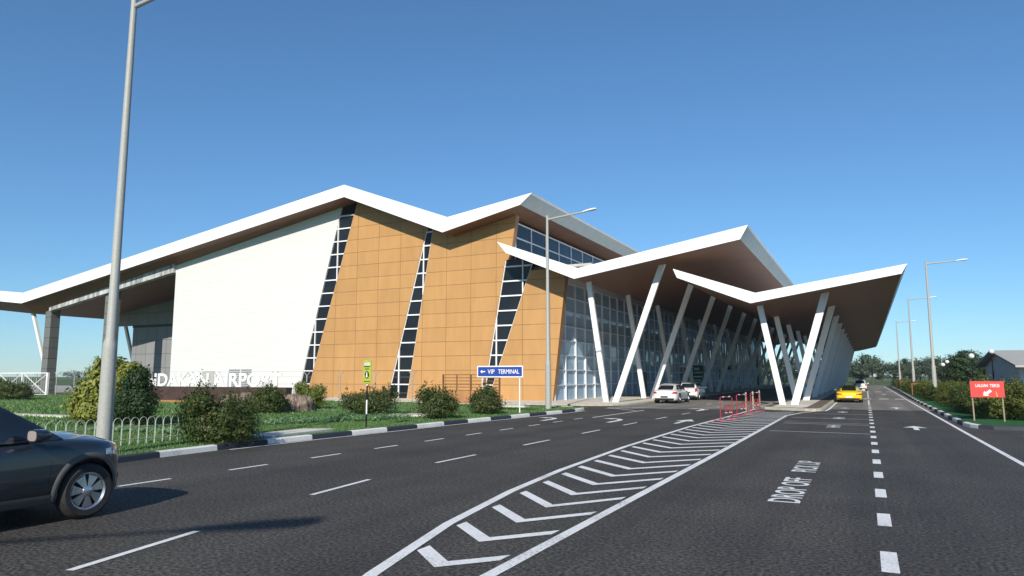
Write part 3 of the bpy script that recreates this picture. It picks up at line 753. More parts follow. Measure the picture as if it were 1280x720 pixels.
# ------------------------------------------------------------------ airport name wall on the lawn
NY = 35.5
s = thing('name_wall', 'low dark brown brick wall carrying big white airport letters', 'sign wall', (-41, NY, 0))
mb = MB(); mb.box(-50.5, -34.25, NY, NY+.6, .3, 1.27); wl = mb.build('wall', M['dark_brick'], s)
mb = MB(); mb.box(-50.6, -36.2, NY-.3, NY+.6, 0, .3); mb.build('plinth', simple('orange_brick', (.40, .19, .07), .8, var=.2, scale=6), s)
v, f = text_geo('SANDAKAN AIRPORT', w=15.25, h=.96, bold=.024, depth=.03)
v[:, 0] += -50.15
mb = MB(); mb.add([(p[0], NY+.3-p[2], 1.275+p[1]) for p in v], f); mb.build('lettering', M['sign_white'], s)

# ------------------------------------------------------------------ fences and gates
s = thing('picket_fence', 'low white hoop topped fence on the lawn edge behind the dark car', 'fence', (-18.3, 10.5, .13))
fx = lambda y: -18.35+.05*(y-12)
rails = MB(); y = 4.5; pitch = .235
rails.tube([(fx(4.5), 4.5, .28), (fx(14.7), 14.7, .28)], .008, 6); rails.tube([(fx(4.5), 4.5, .62), (fx(14.7), 14.7, .62)], .007, 6)
rails.build('rail', M['fence_white'], s)
k = 0
while y < 14.6:
    mb = MB(); pts = [(fx(y), y, .1), (fx(y), y, .74)]
    for q in range(1, 8):
        t = math.pi*q/8; pts.append((fx(y), y+pitch/2*(1-math.cos(t)), .74+.13*math.sin(t)))
    pts += [(fx(y), y+pitch, .74), (fx(y), y+pitch, .1)]
    mb.tube(pts, .0095, 6); mb.build('hoop', M['fence_white'], s, smooth=60); y += pitch+.012

s = thing('perimeter_fence', 'tall wire perimeter fence with forked post tops before the terminal', 'fence', (-55, 46, 0))
fxs = [-100+3.52*k for k in range(8)]+[-72.4, -69.0, -65.6, -62.2, -58.9, -55.4, -52.0, -48.5, -45, -41.5, -38.0, -34.5, -31.0]
for x in fxs:
    mb = MB(); mb.tube([(x, 45.4, 0), (x, 45.4, 2.05)], .045, 6)
    mb.tube([(x, 45.4, 2.03), (x-.36, 45.4, 2.42)], .03, 5); mb.tube([(x, 45.4, 2.03), (x+.36, 45.4, 2.42)], .03, 5)
    mb.build('post', M['galv'], s)
mb = MB()
for z in (.15, .75, 1.35, 1.95): mb.tube([(-100, 45.4, z), (-76, 45.4, z)], .008, 4); mb.tube([(-72.4, 45.4, z), (-31, 45.4, z)], .008, 4)
for dx, z in ((-.36, 2.42), (.36, 2.42)): mb.tube([(-72.4+dx, 45.4, z), (-31+dx, 45.4, z)], .006, 4)
mb.build('wire', M['galv'], s)

s = thing('security_gate', 'white steel gate with crossed braces at the left edge', 'gate', (-80, 44.6, 0))
mb = MB(); a, b_ = -90, -75.5
mb.bar((a, 44.6, 2.35), (b_, 44.6, 2.35), .08, .09); mb.build('rail', M['white_paint'], s); mb = MB(); mb.bar((a, 44.6, .12), (b_, 44.6, .12), .08, .09); mb.build('rail', M['white_paint'], s)
for x in (-89, -84.4, -79.9, -75.5): mb = MB(); mb.box(x-.07 if x < -76 else x-.16, x+.07, 44.5, 44.7, 0, 2.4); mb.build('post', M['white_paint'], s)
for x in (-84.4, -79.9):
    xm = x+(2.2); mb = MB(); mb.bar((x+.1, 44.6, 2.3), (x+4.3, 44.6, .15), .05, .06); mb.bar((x+.1, 44.62, .15), (x+4.3, 44.62, 2.3), .05, .06); mb.build('brace', M['white_paint'], s)
mb = MB()
for k in range(30): mb.box(-89+.44*k, -89+.44*k+.03, 44.65, 44.67, .2, 2.3)
mb.build('bars', M['fence_white'], s)

s = thing('service_gate', 'rusty brown railed gate between shrubs behind the VIP TERMINAL sign', 'gate', (-25, 44.2, 0))
mb = MB()
for x in (-27.5, -25.2, -22.9): mb.box(x-.05, x+.05, 44.15, 44.25, 0, 2.15)
mb.build('post', M['gate_brown'], s)
mb = MB()
for z in (2.12, 1.9, 1.68, 1.46, 1.24, 1.02): mb.box(-27.45, -22.95, 44.17, 44.23, z-.025, z+.025)
for x in (-26.35, -24.05): mb.box(x-.025, x+.025, 44.16, 44.24, 1.0, 2.12)
mb.build('rail', M['gate_brown'], s)
mb = MB(); mb.box(-27.45, -22.95, 44.18, 44.22, .1, .98); mb.build('panel', simple('orange_sheet', (.42, .20, .075), .6), s)

def hoop_barrier(y, label):
    x = -6.0
    s = thing('hoop_barrier', label, 'barrier', (x, y+.8, 0), 'red and white barriers by the island')
    mb = MB()
    L = 1.35
    a, b_ = (x, y), (x+.30, y+L)
    P3 = lambda t, z: (a[0]+(b_[0]-a[0])*t, a[1]+(b_[1]-a[1])*t, z)
    mb.tube([P3(0, 0), P3(0, 1.0), P3(.06, 1.06), P3(.94, 1.06), P3(1, 1.0), P3(1, 0)], .024, 8); mb.build('frame', M['red'], s, smooth=40)
    mb = MB(); mb.tube([P3(0, .32), P3(1, .32)], .018, 6); mb.tube([P3(.45, .3), P3(.45, .68)], .032, 6); mb.tube([P3(.8, .3), P3(.8, .68)], .032, 6); mb.tube([P3(.45, .68), P3(1, .68)], .018, 6)
    mb.build('inner_rail', M['red'], s)
    mb = MB()
    for t in (.25, .75): mb.tube([P3(t-.06, 1.061), P3(t+.06, 1.061)], .028, 8)
    mb.tube([P3(.4, .33), P3(.55, .33)], .024, 8); mb.tube([P3(.75, .33), P3(.95, .33)], .024, 8); mb.build('reflective_band', M['sign_white'], s)
    mb = MB()
    mb.box(x-.28, x+.28, y-.045, y+.045, 0, .04); mb.build('foot', M['red'], s); mb = MB(); mb.box(x+.02, x+.58, y+L-.045, y+L+.045, 0, .04); mb.build('foot', M['red'], s)
hoop_barrier(33.4, 'nearest of three red hoop barriers on the hatched area')
hoop_barrier(38.0, 'middle one of three red hoop barriers on the hatched area')
hoop_barrier(42.9, 'red hoop barrier closest to the column island')
for i, (x, y) in enumerate(((-6.35, 43.6), (-6.35, 46.4), (-6.35, 49.4))):
    mb = MB(); mb.lathe([(.055, 0), (.055, 1.02), (.04, 1.08), (0, 1.09)], 12, c=(x, y, 0)); lab = ('tan bollard beside the middle red barrier', 'tan bollard at the island corner', 'tan bollard behind the last red barrier')[i]
    s = thing('bollard', lab, 'bollard', (x, y, 0), 'tan bollards at the island'); mb.build('shaft', M['tan'], s, smooth=40)
    mb = MB(); mb.lathe([(.058, .80), (.058, .86)], 12, c=(x, y, 0)); mb.build('band', M['dark'], s)
for (x0, y0, y1, lb) in ((4.75, 84, 63, 'rusty brown rail among the right hedge, the nearer one'), (5.0, 118, 122, 'rusty brown rail far along the right verge')):
    s = thing('guard_rail', lb, 'rail', (x0, y0, .13), 'rusty rails on the right verge')
    mb = MB(); mb.bar((x0-.6, y0, 1.25), (x0+3.2, y0, 1.25), .06, .1); mb.build('rail', M['rust'], s)
    for x in (x0-.55, x0+1.5, x0+3.15): mb = MB(); mb.box(x-.04, x+.04, y0-.04, y0+.04, .1, 1.25); mb.build('post', M['rust'], s)

# ------------------------------------------------------------------ cars
def spline(pts):
    xs = [p[0] for p in pts]; ys = [p[1] for p in pts]
    def f(x):
        if x <= xs[0]: return ys[0]
        if x >= xs[-1]: return ys[-1]
        i = max(j for j in range(len(xs)-1) if xs[j] <= x)
        h = xs[i+1]-xs[i]; t = (x-xs[i])/h
        def sl(j):
            if j == 0: return (ys[1]-ys[0])/(xs[1]-xs[0])
            if j == len(xs)-1: return (ys[-1]-ys[-2])/(xs[-1]-xs[-2])
            a = (ys[j]-ys[j-1])/(xs[j]-xs[j-1]); b = (ys[j+1]-ys[j])/(xs[j+1]-xs[j])
            return 0 if a*b <= 0 else 2*a*b/(a+b)
        m0, m1 = sl(i)*h, sl(i+1)*h
        return (2*t**3-3*t**2+1)*ys[i]+(t**3-2*t**2+t)*m0+(-2*t**3+3*t**2)*ys[i+1]+(t**3-t**2)*m1
    return f

def car(name, label, loc, sp, paint, rz=0, group=None, detail=1, cat='car'):
    """local axes: x right, y forward, z up; origin on the ground below the middle of the wheelbase"""
    root = thing(name, label, cat, (0, 0, 0), group)
    W = spline(sp['W']); ZT = spline(sp['ZT']); ZB = spline(sp['ZB']); CR = spline(sp['CR'])
    pr = spline([(0, .90), (.12, .965), (.40, 1.0), (.62, .992), (.84, .975), (.94, .945), (1, .885)])
    ya, yb = sp['W'][0][0], sp['W'][-1][0]
    ny = 46; us = [0, .06, .12, .25, .4, .52, .62, .7, .78, .84, .9, .95, 1]; tops = [.86, .68, .42, .2, 0]
    def hw(y, z):
        zb, zt_ = ZB(y), ZT(y); return W(y)*pr(max(0, min(1, (z-zb)/(zt_-zb))))
    vs = []; n = None
    for i in range(ny+1):
        t = i/ny; t = .5-.5*math.cos(math.pi*t); t = .65*t+.35*i/ny; y = ya+(yb-ya)*t
        w_, zt_, zb_, c = W(y), ZT(y), ZB(y), CR(y)
        half = [(w_*.6, zb_)]+[(w_*pr(u), zb_+u*(zt_-zb_)) for u in us]
        wt = w_*pr(1)
        half += [(wt*k, zt_+c*(1-k*k)) for k in tops]
        ring = [(x, y, z) for x, z in half]+[(-x, y, z) for x, z in half[-2::-1]]
        n = len(ring); vs += ring
    fs = [(i*n+k, i*n+(k+1) % n, (i+1)*n+(k+1) % n, (i+1)*n+k) for i in range(ny) for k in range(n)]+[tuple(range(n)), tuple(range(ny*n, ny*n+n))]
    mb = MB(); mb.add(vs, fs); body = mb.build('body', paint, root, smooth=38)
    # wheel wells cut with cylinders
    r = sp['r']; tw = sp.get('tw', .24); track = sp['track']
    for i, wy in enumerate((sp['wf'], sp['wr'])):
        cb = MB(); cr = r*1.14
        for sx in (-1, 1):
            x0, x1 = (track-tw-.10, track+.45) if sx > 0 else (-track-.45, -track+tw+.10)
            ncy = 28
            cv = [(x, wy+cr*math.cos(2*math.pi*k/ncy), r+.02+cr*math.sin(2*math.pi*k/ncy)) for x in (x0, x1) for k in range(ncy)]
            cb.add(cv, [tuple(range(ncy)), tuple(range(2*ncy-1, ncy-1, -1))]+[(k, (k+1) % ncy, ncy+(k+1) % ncy, ncy+k) for k in range(ncy)])
        cut = cb.build('cutter', M['dark']); md = body.modifiers.new('b', 'BOOLEAN'); md.object = cut; md.operation = 'DIFFERENCE'; md.solver = 'EXACT'
        bpy.context.view_layer.update(); dg = bpy.context.evaluated_depsgraph_get()
        me = bpy.data.meshes.new_from_object(body.evaluated_get(dg)); body.modifiers.clear(); body.data = me
        me.materials.clear(); me.materials.append(paint); me.materials.append(M['dark'])
        mi = []
        for p_ in me.polygons:
            c = p_.center; ins = abs(c.x) < track-.02 and (c.y-wy)**2+(c.z-r-.02)**2 <= (cr*1.01)**2 and c.z < r*2.3 and ((c.y-wy)**2+(c.z-r-.02)**2) > (cr*.8)**2
            mi.append(1 if ins or (p_.material_index == 1) else 0)
        me.polygons.foreach_set('material_index', mi); me.set_sharp_from_angle(angle=R(38))
        cm = cut.data; bpy.data.objects.remove(cut); bpy.data.meshes.remove(cm)
    # greenhouse: belt curve, roof curve
    B = sp['belt']; T_ = sp['roofline']      # lists of (y, x, z) front to back
    tt = [i/(len(B)-1) for i in range(len(B))]
    Bf = [spline([(t, p[k]) for t, p in zip(tt, B)]) for k in range(3)]; Tf = [spline([(t, p[k]) for t, p in zip(tt, T_)]) for k in range(3)]
    def side(t, s_, sx=1, off=0):
        b_ = [f(t) for f in Bf]; q = [f(t) for f in Tf]
        bulge = .035*math.sin(math.pi*s_)
        return (sx*(b_[1]+(q[1]-b_[1])*s_+bulge+off), b_[0]+(q[0]-b_[0])*s_, b_[2]+(q[2]-b_[2])*s_+off*.35)
    def endp(e, u, s_, off=0):               # windscreen (e=0) / rear screen (e=1), u in -1..1
        p = side(e, s_); bow = sp.get('bow', .10)*(1-u*u)*(1-.6*s_)
        return (p[0]*u, p[1]+(bow+off if e == 0 else -bow-off), p[2]+.03*(1-u*u)*s_+off*.5)
    def rooft(t, u, off=0):
        p = side(t, 1); return (p[0]*u, p[1], p[2]+sp.get('rcr', .05)*(1-u*u)+off)
    sh = MB()
    for sx in (-1, 1): sh.grid(lambda a, b: side(a, b, sx), 24, 8)
    sh.grid(lambda a, b: endp(0, a*2-1, b), 14, 8); sh.grid(lambda a, b: endp(1, a*2-1, b), 14, 8)
    ro = MB(); ro.grid(lambda a, b: rooft(a, b*2-1), 24, 14)
    ca = sh.build('pillar_frame', paint, root, smooth=50, fix=True)
    ro.build('roof', paint, root, smooth=50)
    def pane(nm, fn, nu, nv):
        g = MB(); g.grid(fn, nu, nv); g.build(nm, M['car_glass'], root, smooth=50)
    for sx in (-1, 1):
        for t0, t1 in sp['win']:
            pane('window', lambda a, b: side(t0+(t1-t0)*a, .07+.83*b, sx, .008), 10, 6)
    pane('windscreen', lambda a, b: endp(0, (a*2-1)*.91, .04+.90*b, .008), 12, 6)
    pane('rear_window', lambda a, b: endp(1, (a*2-1)*sp.get('rwu', .88), sp.get('rw0', .10)+(.92-sp.get('rw0', .10))*b, .008), 12, 6)
    # wheels
    ns = sp.get('spokes', 7)
    for wy in (sp['wf'], sp['wr']):
        for sx in (-1, 1):
            xo = track if sx > 0 else -track
            q = r
            prof = [(q*.68, -tw/2), (q*.86, -tw/2-.004), (q*.965, -tw/2+.03), (q, -tw/2+.065), (q, tw/2-.065), (q*.965, tw/2-.03), (q*.86, tw/2+.004), (q*.68, tw/2)]
            mb = MB(); mb.lathe(prof, 40, axis='X', c=(xo-sx*tw/2, wy, q)); ty = mb.build('wheel', M['rubber'], root, smooth=35)
            mb = MB(); f0 = xo-sx*.012
            def disc(prof_): mb.lathe([(a, f0-sx*b_) for a, b_ in prof_], 40, axis='X', c=(0, wy, q))
            disc([(q*.70, .0), (q*.66, -.004), (q*.60, .02), (q*.585, .05)])
            disc([(q*.20, .03), (q*.18, .0), (q*.10, -.012), (.001, -.012)])
            for k in range(ns):
                a0 = 2*math.pi*k/ns+.3
                def pp(rr, da, d): return (f0-sx*d, wy+rr*math.cos(a0+da), q+rr*math.sin(a0+da))
                w1, w2 = .86*math.pi/ns, .70*math.pi/ns
                mb.hexa([pp(q*.15, -w1, .06), pp(q*.15, w1, .06), pp(q*.60, w2, .07), pp(q*.60, -w2, .07), pp(q*.15, -w1, .012), pp(q*.15, w1, .012), pp(q*.60, w2, .02), pp(q*.60, -w2, .02)])
            mb.build('rim', M['rim'], ty, smooth=25)
            mb = MB(); mb.lathe([(.001, f0-sx*.09), (q*.66, f0-sx*.09)], 30, axis='X', c=(0, wy, q)); mb.build('brake_disc', M['dark'], ty, fix=False)
    # mirrors
    my, mz, mx = sp['mir']
    for sx in (-1, 1):
        mb = MB(); c = Vector((sx*(mx+.14), my, mz)); vs = []
        for i, (dy, k) in enumerate(((-.10, .94), (-.06, 1), (.04, .92), (.11, .55))):
            for a in range(12):
                th = 2*math.pi*a/12; ex = math.copysign(abs(math.cos(th))**.6, math.cos(th)); ez = math.copysign(abs(math.sin(th))**.6, math.sin(th))
                vs.append((c.x+ex*.125*k, c.y+dy, c.z+ez*.085*k))
        mb.add(vs, [(i*12+a, i*12+(a+1) % 12, (i+1)*12+(a+1) % 12, (i+1)*12+a) for i in range(3) for a in range(12)]+[tuple(range(12)), tuple(range(36, 48))])
        mb.bar((sx*(mx-.06), my+.02, mz-.09), (sx*(mx+.08), my, mz-.05), .07, .05)
        mo = mb.build('mirror', paint, root, smooth=40)
        g = MB(); g.add([(c.x+math.copysign(abs(math.cos(2*math.pi*a/12))**.6, math.cos(2*math.pi*a/12))*.098, c.y-.104, c.z+math.copysign(abs(math.sin(2*math.pi*a/12))**.6, math.sin(2*math.pi*a/12))*.066) for a in range(12)], [tuple(range(12))])
        g.build('mirror_glass', M['mirror'], mo, fix=False)
    # patches that follow the body surface
    def patch(nm, mat, fn, nu=8, nv=4, th=.006, par=None, sm=40):
        g = MB(); g.grid(fn, nu, nv); return g.build(nm, mat, par or root, smooth=sm)
    def on_side(y, z, sx, off=.006): return (sx*(hw(y, z)+off), y, z)
    for sx in (-1, 1):
        y0, y1, z0, z1 = sp['sill']; patch('sill_cladding', sp.get('clad', M['dark']), lambda a, b: on_side(y0+(y1-y0)*a, z0+(z1-z0)*b, sx, .012), 20, 3)
        for seam in sp['seams']:
            mb = MB(); pts = [on_side(y, z, sx, .0) for y, z in seam]; mb.tube(pts, .0045, 5); mb.build('door_seam', M['black'], root)
        for y, z in sp['handles']:
            mb = MB(); mb.tube([on_side(y-.09, z, sx, .0), on_side(y-.07, z, sx, .03), on_side(y+.07, z, sx, .03), on_side(y+.09, z, sx, .0)], .013, 6); mb.build('handle', paint, root, smooth=40)
        y0, y1, z0, z1 = sp['head']; patch('headlight', M['lens'], lambda a, b: on_side(y0+(y1-y0)*a, z0+(z1-z0)*(b-.5)*(1-.45*(1-a))+0.0+(z1-z0)*.5, sx, .006) , 8, 4)
        y0, y1, z0, z1 = sp['taill']; patch('tail_light', M['tail'], lambda a, b: on_side(y0+(y1-y0)*a, z0+(z1-z0)*b, sx, .006), 8, 4)
        if 'arch' in sp:
            for wy in (sp['wf'], sp['wr']):
                r0, r1 = r*1.13, r*1.13+sp['arch']
                def af(a, b):
                    th = R(-14)+R(208)*a; rr = r0+(r1-r0)*b; y = wy+rr*math.cos(th); z = max(ZB(wy)-.02, r+.02+rr*math.sin(th))
                    return (sx*(hw(y, z)+.018*(1-abs(b*2-1)**3)+.004), y, z)
                patch('arch_cladding', sp.get('archm', M['cladding']), af, 30, 4)
    # ends: bumpers, grille, plates drawn as real panels in front of the body
    def on_end(u, z, e, off=.008):
        # find y on the end surface for lateral position x=u
        y_in = sp['wf'] if e > 0 else sp['wr']; y_out = yb if e > 0 else ya
        lo, hi = y_in, y_out
        for _ in range(30):
            mid = (lo+hi)/2
            inside = ZB(mid) <= z <= ZT(mid)+CR(mid)*.0 and hw(mid, z) >= abs(u)
            if inside: lo = mid
            else: hi = mid
        return (u, lo+(off if e > 0 else -off), z)
    for nm, mat, e, u0, u1, z0, z1 in sp['ends']:
        patch(nm, mat if not isinstance(mat, str) else M[mat], lambda a, b: on_end(u0+(u1-u0)*a, z0+(z1-z0)*b, e), 14, 4, sm=60)
    for nm, mat, fn in sp.get('extra', []): fn(root)
    root.location = loc; root.rotation_euler = (0, 0, rz)
    return root

SUV = dict(W=[(-2.32, .40), (-2.28, .66), (-2.15, .80), (-1.8, .885), (-1.2, .92), (0, .93), (1.1, .93), (1.45, .918), (1.66, .875), (1.82, .79), (1.97, .64), (2.07, .46), (2.12, .25)],
           ZT=[(-2.32, .80), (-2.25, .98), (-2.1, 1.05), (-1.5, 1.10), (-.5, 1.10), (.4, 1.11), (.8, 1.12), (1.2, 1.095), (1.5, 1.065), (1.78, 1.03), (1.95, .985), (2.06, .90), (2.12, .72)],
           ZB=[(-2.32, .55), (-2.25, .40), (-2.0, .30), (-1.3, .27), (1.3, .27), (1.8, .25), (2.0, .30), (2.12, .50)],
           CR=[(-2.32, .02), (-2, .04), (.5, .06), (.9, .10), (1.5, .11), (1.85, .07), (2.12, .01)],
           r=.385, tw=.24, track=.925, wf=1.35, wr=-1.36,
           belt=[(1.02, .80, 1.13), (.40, .845, 1.125), (-.5, .85, 1.13), (-1.4, .82, 1.16), (-2.12, .70, 1.15)],
           roofline=[(.20, .61, 1.63), (-.25, .63, 1.69), (-.8, .63, 1.70), (-1.5, .61, 1.665), (-1.92, .56, 1.60)],
           win=[(.045, .36), (.39, .63), (.66, .90)], mir=(.53, 1.225, .94), sill=(-1.0, .92, .285, .41), clad=M['cladding'],
           seams=[[(.82, 1.03), (.80, .8), (.77, .6), (.80, .43)], [(-.28, 1.08), (-.28, .8), (-.27, .43)], [(-1.0, 1.06), (-.98, .7), (-.85, .5)]],
           handles=[(-.1, .93), (-.85, .95)], head=(1.60, 1.95, .84, .98), taill=(-2.24, -2.0, .80, 1.02), arch=.085, archm=M['cladding'], spokes=7,
           ends=[('grille', 'black', 1, -.42, .42, .62, .80), ('bumper', 'cladding', 1, -.62, .62, .34, .54), ('number_plate', 'black', 1, -.26, .26, .50, .61), ('number_plate', 'black', -1, -.26, .26, .62, .74), ('bumper', 'cladding', -1, -.6, .6, .42, .58)])
car('parked_car', 'dark blue grey SUV at the left edge with its silver front wheel showing', (-10.90, 5.23, 0), SUV, M['car_dark'], cat='SUV')
COUPE = dict(W=[(-2.2, .40), (-2.17, .66), (-2.05, .84), (-1.75, .92), (-1.2, .935), (-.5, .90), (.6, .88), (1.3, .90), (1.8, .84), (2.1, .66), (2.26, .3)],
             ZT=[(-2.2, .62), (-2.15, .74), (-2.0, .81), (-1.6, .86), (-.8, .86), (.5, .84), (1.2, .80), (1.8, .72), (2.1, .60), (2.26, .45)],
             ZB=[(-2.2, .42), (-2.1, .26), (-1.2, .19), (1.3, .18), (2.0, .2), (2.26, .32)], CR=[(-2.2, .02), (-1.6, .06), (.5, .06), (1.5, .07), (2.26, .02)],
             r=.345, tw=.28, track=.925, wf=1.2, wr=-1.2,
             belt=[(.95, .76, .85), (.35, .80, .86), (-.3, .80, .87), (-1.0, .76, .88), (-1.85, .58, .86)],
             roofline=[(.15, .53, 1.26), (-.15, .55, 1.29), (-.45, .55, 1.295), (-.7, .54, 1.27), (-.98, .50, 1.22)],
             win=[(.06, .42), (.46, .80)], mir=(.55, .95, .86), sill=(-.8, .8, .2, .26), seams=[[(.55, .83), (.5, .5), (.55, .28)], [(-.55, .84), (-.6, .5), (-.5, .28)]],
             handles=[(-.4, .74)], head=(1.75, 2.1, .55, .70), taill=(-2.16, -1.95, .60, .72), spokes=5, rw0=.15, rwu=.86, rcr=.04,
             ends=[('bumper', 'dark', -1, -.78, .78, .27, .36), ('number_plate', 'sign_white', -1, -.24, .24, .40, .50), ('tail_light', 'tail', -1, -.78, -.48, .62, .70), ('tail_light', 'tail', -1, .48, .78, .62, .70), ('bumper', 'dark', 1, -.6, .6, .3, .42)])
car('parked_car', 'bright yellow sports coupe parked beside the outer column row', (-1.22, 62.3, 0), COUPE, M['car_yellow'], cat='car')
SALOON = dict(W=[(-2.45, .40), (-2.42, .66), (-2.3, .84), (-2.0, .92), (-1.3, .955), (0, .94), (1.4, .945), (2.0, .88), (2.3, .70), (2.46, .3)],
              ZT=[(-2.45, .72), (-2.4, .86), (-2.25, .95), (-1.8, .99), (-.8, .98), (.6, .95), (1.2, .90), (1.9, .80), (2.3, .68), (2.46, .5)],
              ZB=[(-2.45, .45), (-2.35, .26), (-1.3, .20), (1.4, .2), (2.2, .2), (2.46, .34)], CR=[(-2.45, .02), (-1.8, .05), (.5, .06), (1.6, .08), (2.46, .02)],
              r=.36, tw=.28, track=.94, wf=1.45, wr=-1.45,
              belt=[(1.15, .78, .96), (.4, .83, .97), (-.4, .83, .985), (-1.3, .78, 1.0), (-2.15, .64, .99)],
              roofline=[(.25, .57, 1.385), (-.1, .59, 1.42), (-.6, .59, 1.425), (-1.0, .575, 1.40), (-1.35, .545, 1.34)],
              win=[(.05, .36), (.39, .66), (.69, .86)], mir=(.72, 1.03, .9), sill=(-1, 1, .21, .29),
              seams=[[(.75, .94), (.7, .6), (.75, .3)], [(-.3, .95), (-.3, .3)], [(-1.05, .95), (-1.0, .6), (-.95, .45)]], handles=[(-.1, .84), (-.9, .86)],
              head=(1.9, 2.25, .62, .76), taill=(-2.42, -2.12, .72, .88), spokes=5, rw0=.08,
              ends=[('diffuser', 'dark', -1, -.72, .72, .26, .40), ('number_plate', 'black', -1, -.27, .27, .44, .55), ('tail_light', 'tail', -1, -.82, -.56, .74, .84), ('tail_light', 'tail', -1, .56, .82, .74, .84), ('exhaust', 'rubber', -1, -.62, -.42, .30, .38), ('exhaust', 'rubber', -1, .42, .62, .30, .38), ('grille', 'dark', 1, -.5, .5, .35, .55)])
car('parked_car', 'white fastback saloon with dark rear window parked at the plaza kerb, nearest one', (-13.45, 54.9, 0), SALOON, M['car_white'], group='white cars parked at the plaza kerb', cat='car')
HATCH = dict(W=[(-2.0, .45), (-1.97, .68), (-1.85, .80), (-1.5, .86), (0, .87), (1.2, .86), (1.7, .78), (1.95, .58), (2.08, .25)],
             ZT=[(-2.0, .78), (-1.95, .92), (-1.8, .98), (-1.2, .99), (.5, .97), (1.1, .92), (1.6, .82), (1.9, .70), (2.08, .5)],
             ZB=[(-2.0, .42), (-1.9, .3), (-1.2, .22), (1.2, .22), (1.9, .24), (2.08, .36)], CR=[(-2, .02), (-1.2, .05), (.5, .07), (1.4, .1), (2.08, .02)],
             r=.32, tw=.21, track=.86, wf=1.28, wr=-1.27,
             belt=[(1.05, .72, .98), (.4, .77, .985), (-.4, .775, .99), (-1.1, .75, 1.01), (-1.84, .66, 1.0)],
             roofline=[(.2, .56, 1.43), (-.2, .585, 1.48), (-.7, .59, 1.49), (-1.1, .58, 1.47), (-1.5, .55, 1.42)],
             win=[(.05, .38), (.42, .70), (.74, .90)], mir=(.62, 1.05, .84), sill=(-.9, .85, .23, .3),
             seams=[[(.7, .95), (.66, .6), (.7, .32)], [(-.3, .97), (-.3, .32)], [(-.95, .97), (-.9, .5)]], handles=[(-.15, .86), (-.85, .88)],
             head=(1.5, 1.85, .66, .82), taill=(-1.96, -1.75, .78, 1.0), spokes=6, rw0=.1,
             ends=[('bumper', 'cladding', -1, -.68, .68, .30, .42), ('number_plate', 'black', -1, -.25, .25, .62, .72), ('tail_light', 'tail', -1, -.76, -.6, .72, .96), ('tail_light', 'tail', -1, .6, .76, .72, .96), ('grille', 'dark', 1, -.45, .45, .4, .58)])
h1 = car('parked_car', 'small white hatchback parked ahead of the white fastback saloon', (-13.55, 62.6, 0), HATCH, M['car_white'], group='white cars parked at the plaza kerb', cat='car')
def recolour(root, paint_):
    for ch in root.children:
        if ch.type == 'MESH':
            if ch.data.materials and ch.data.materials[0] and ch.data.materials[0].name.startswith('car_paint'):
                ch.data = ch.data.copy(); ch.data.materials[0] = paint_
c = copy_tree(h1, (-.75, 112, 0), 0, 'white car with dark windows far ahead beyond the yellow coupe'); del c['group']
for x, y, rz, mt, lb in ((9.4, 64, 1.5, M['car_white'], 'white car in the car park left of the red sign, over the hedge'), (11.9, 62, -1.55, M['car_white'], 'white car peeking over the top of the red sign'),
                         (14.6, 60, -1.5, M['car_blue'], 'blue car beside the house behind the right hedge')):
    c = copy_tree(h1, (x, y, 0), rz, lb, 'cars parked beyond the right hedge')
    if mt is not M['car_white']: recolour(c, mt)
    if y > 150: del c['group']

# ------------------------------------------------------------------ house at the right edge
s = thing('house', 'low white house with a grey roof at the right edge behind the hedge', 'house', (17, 76, 0))
mb = MB(); mb.wall([(0, 0)]*0 or [(13.2, 0), (24, 0), (24, 2.75), (13.2, 2.75)], 71.8, 72.2); mb.build('front_wall', M['house_white'], s)
mb = MB(); mb.box(11.75, 13.25, 73.4, 73.7, 0, 2.75); mb.build('porch_wall', M['house_shaded'], s)
mb = MB(); mb.prism([(73.5, 0), (92, 0), (92, 3.0), (84, 4.3), (73.5, 2.85)], lambda y, z: (11.7, y, z), lambda y, z: (11.95, y, z)); mb.build('gable_wall', M['house_shaded'], s)
mb = MB(); mb.box(12.1, 12.9, 73.35, 73.41, 0, 2.1); mb.build('door', M['dark'], s)
mb = MB(); mb.box(14.6, 16.2, 71.74, 71.79, 1, 2.2); mb.build('window', M['strip_glass'], s)
mb = MB(); mb.prism([(71.0, 2.75), (84, 4.35), (95, 3.0), (95, 3.2), (84, 4.55), (71.0, 2.92)], lambda y, z: (11.1, y, z), lambda y, z: (24.5, y, z)); mb.build('roof', M['roof_grey'], s)
mb = MB()
for x in (11.9, 13.1): mb.tube([(x, 71.4, 0), (x, 71.4, 2.8)], .06, 8)
mb.build('porch_post', M['white_paint'], s)

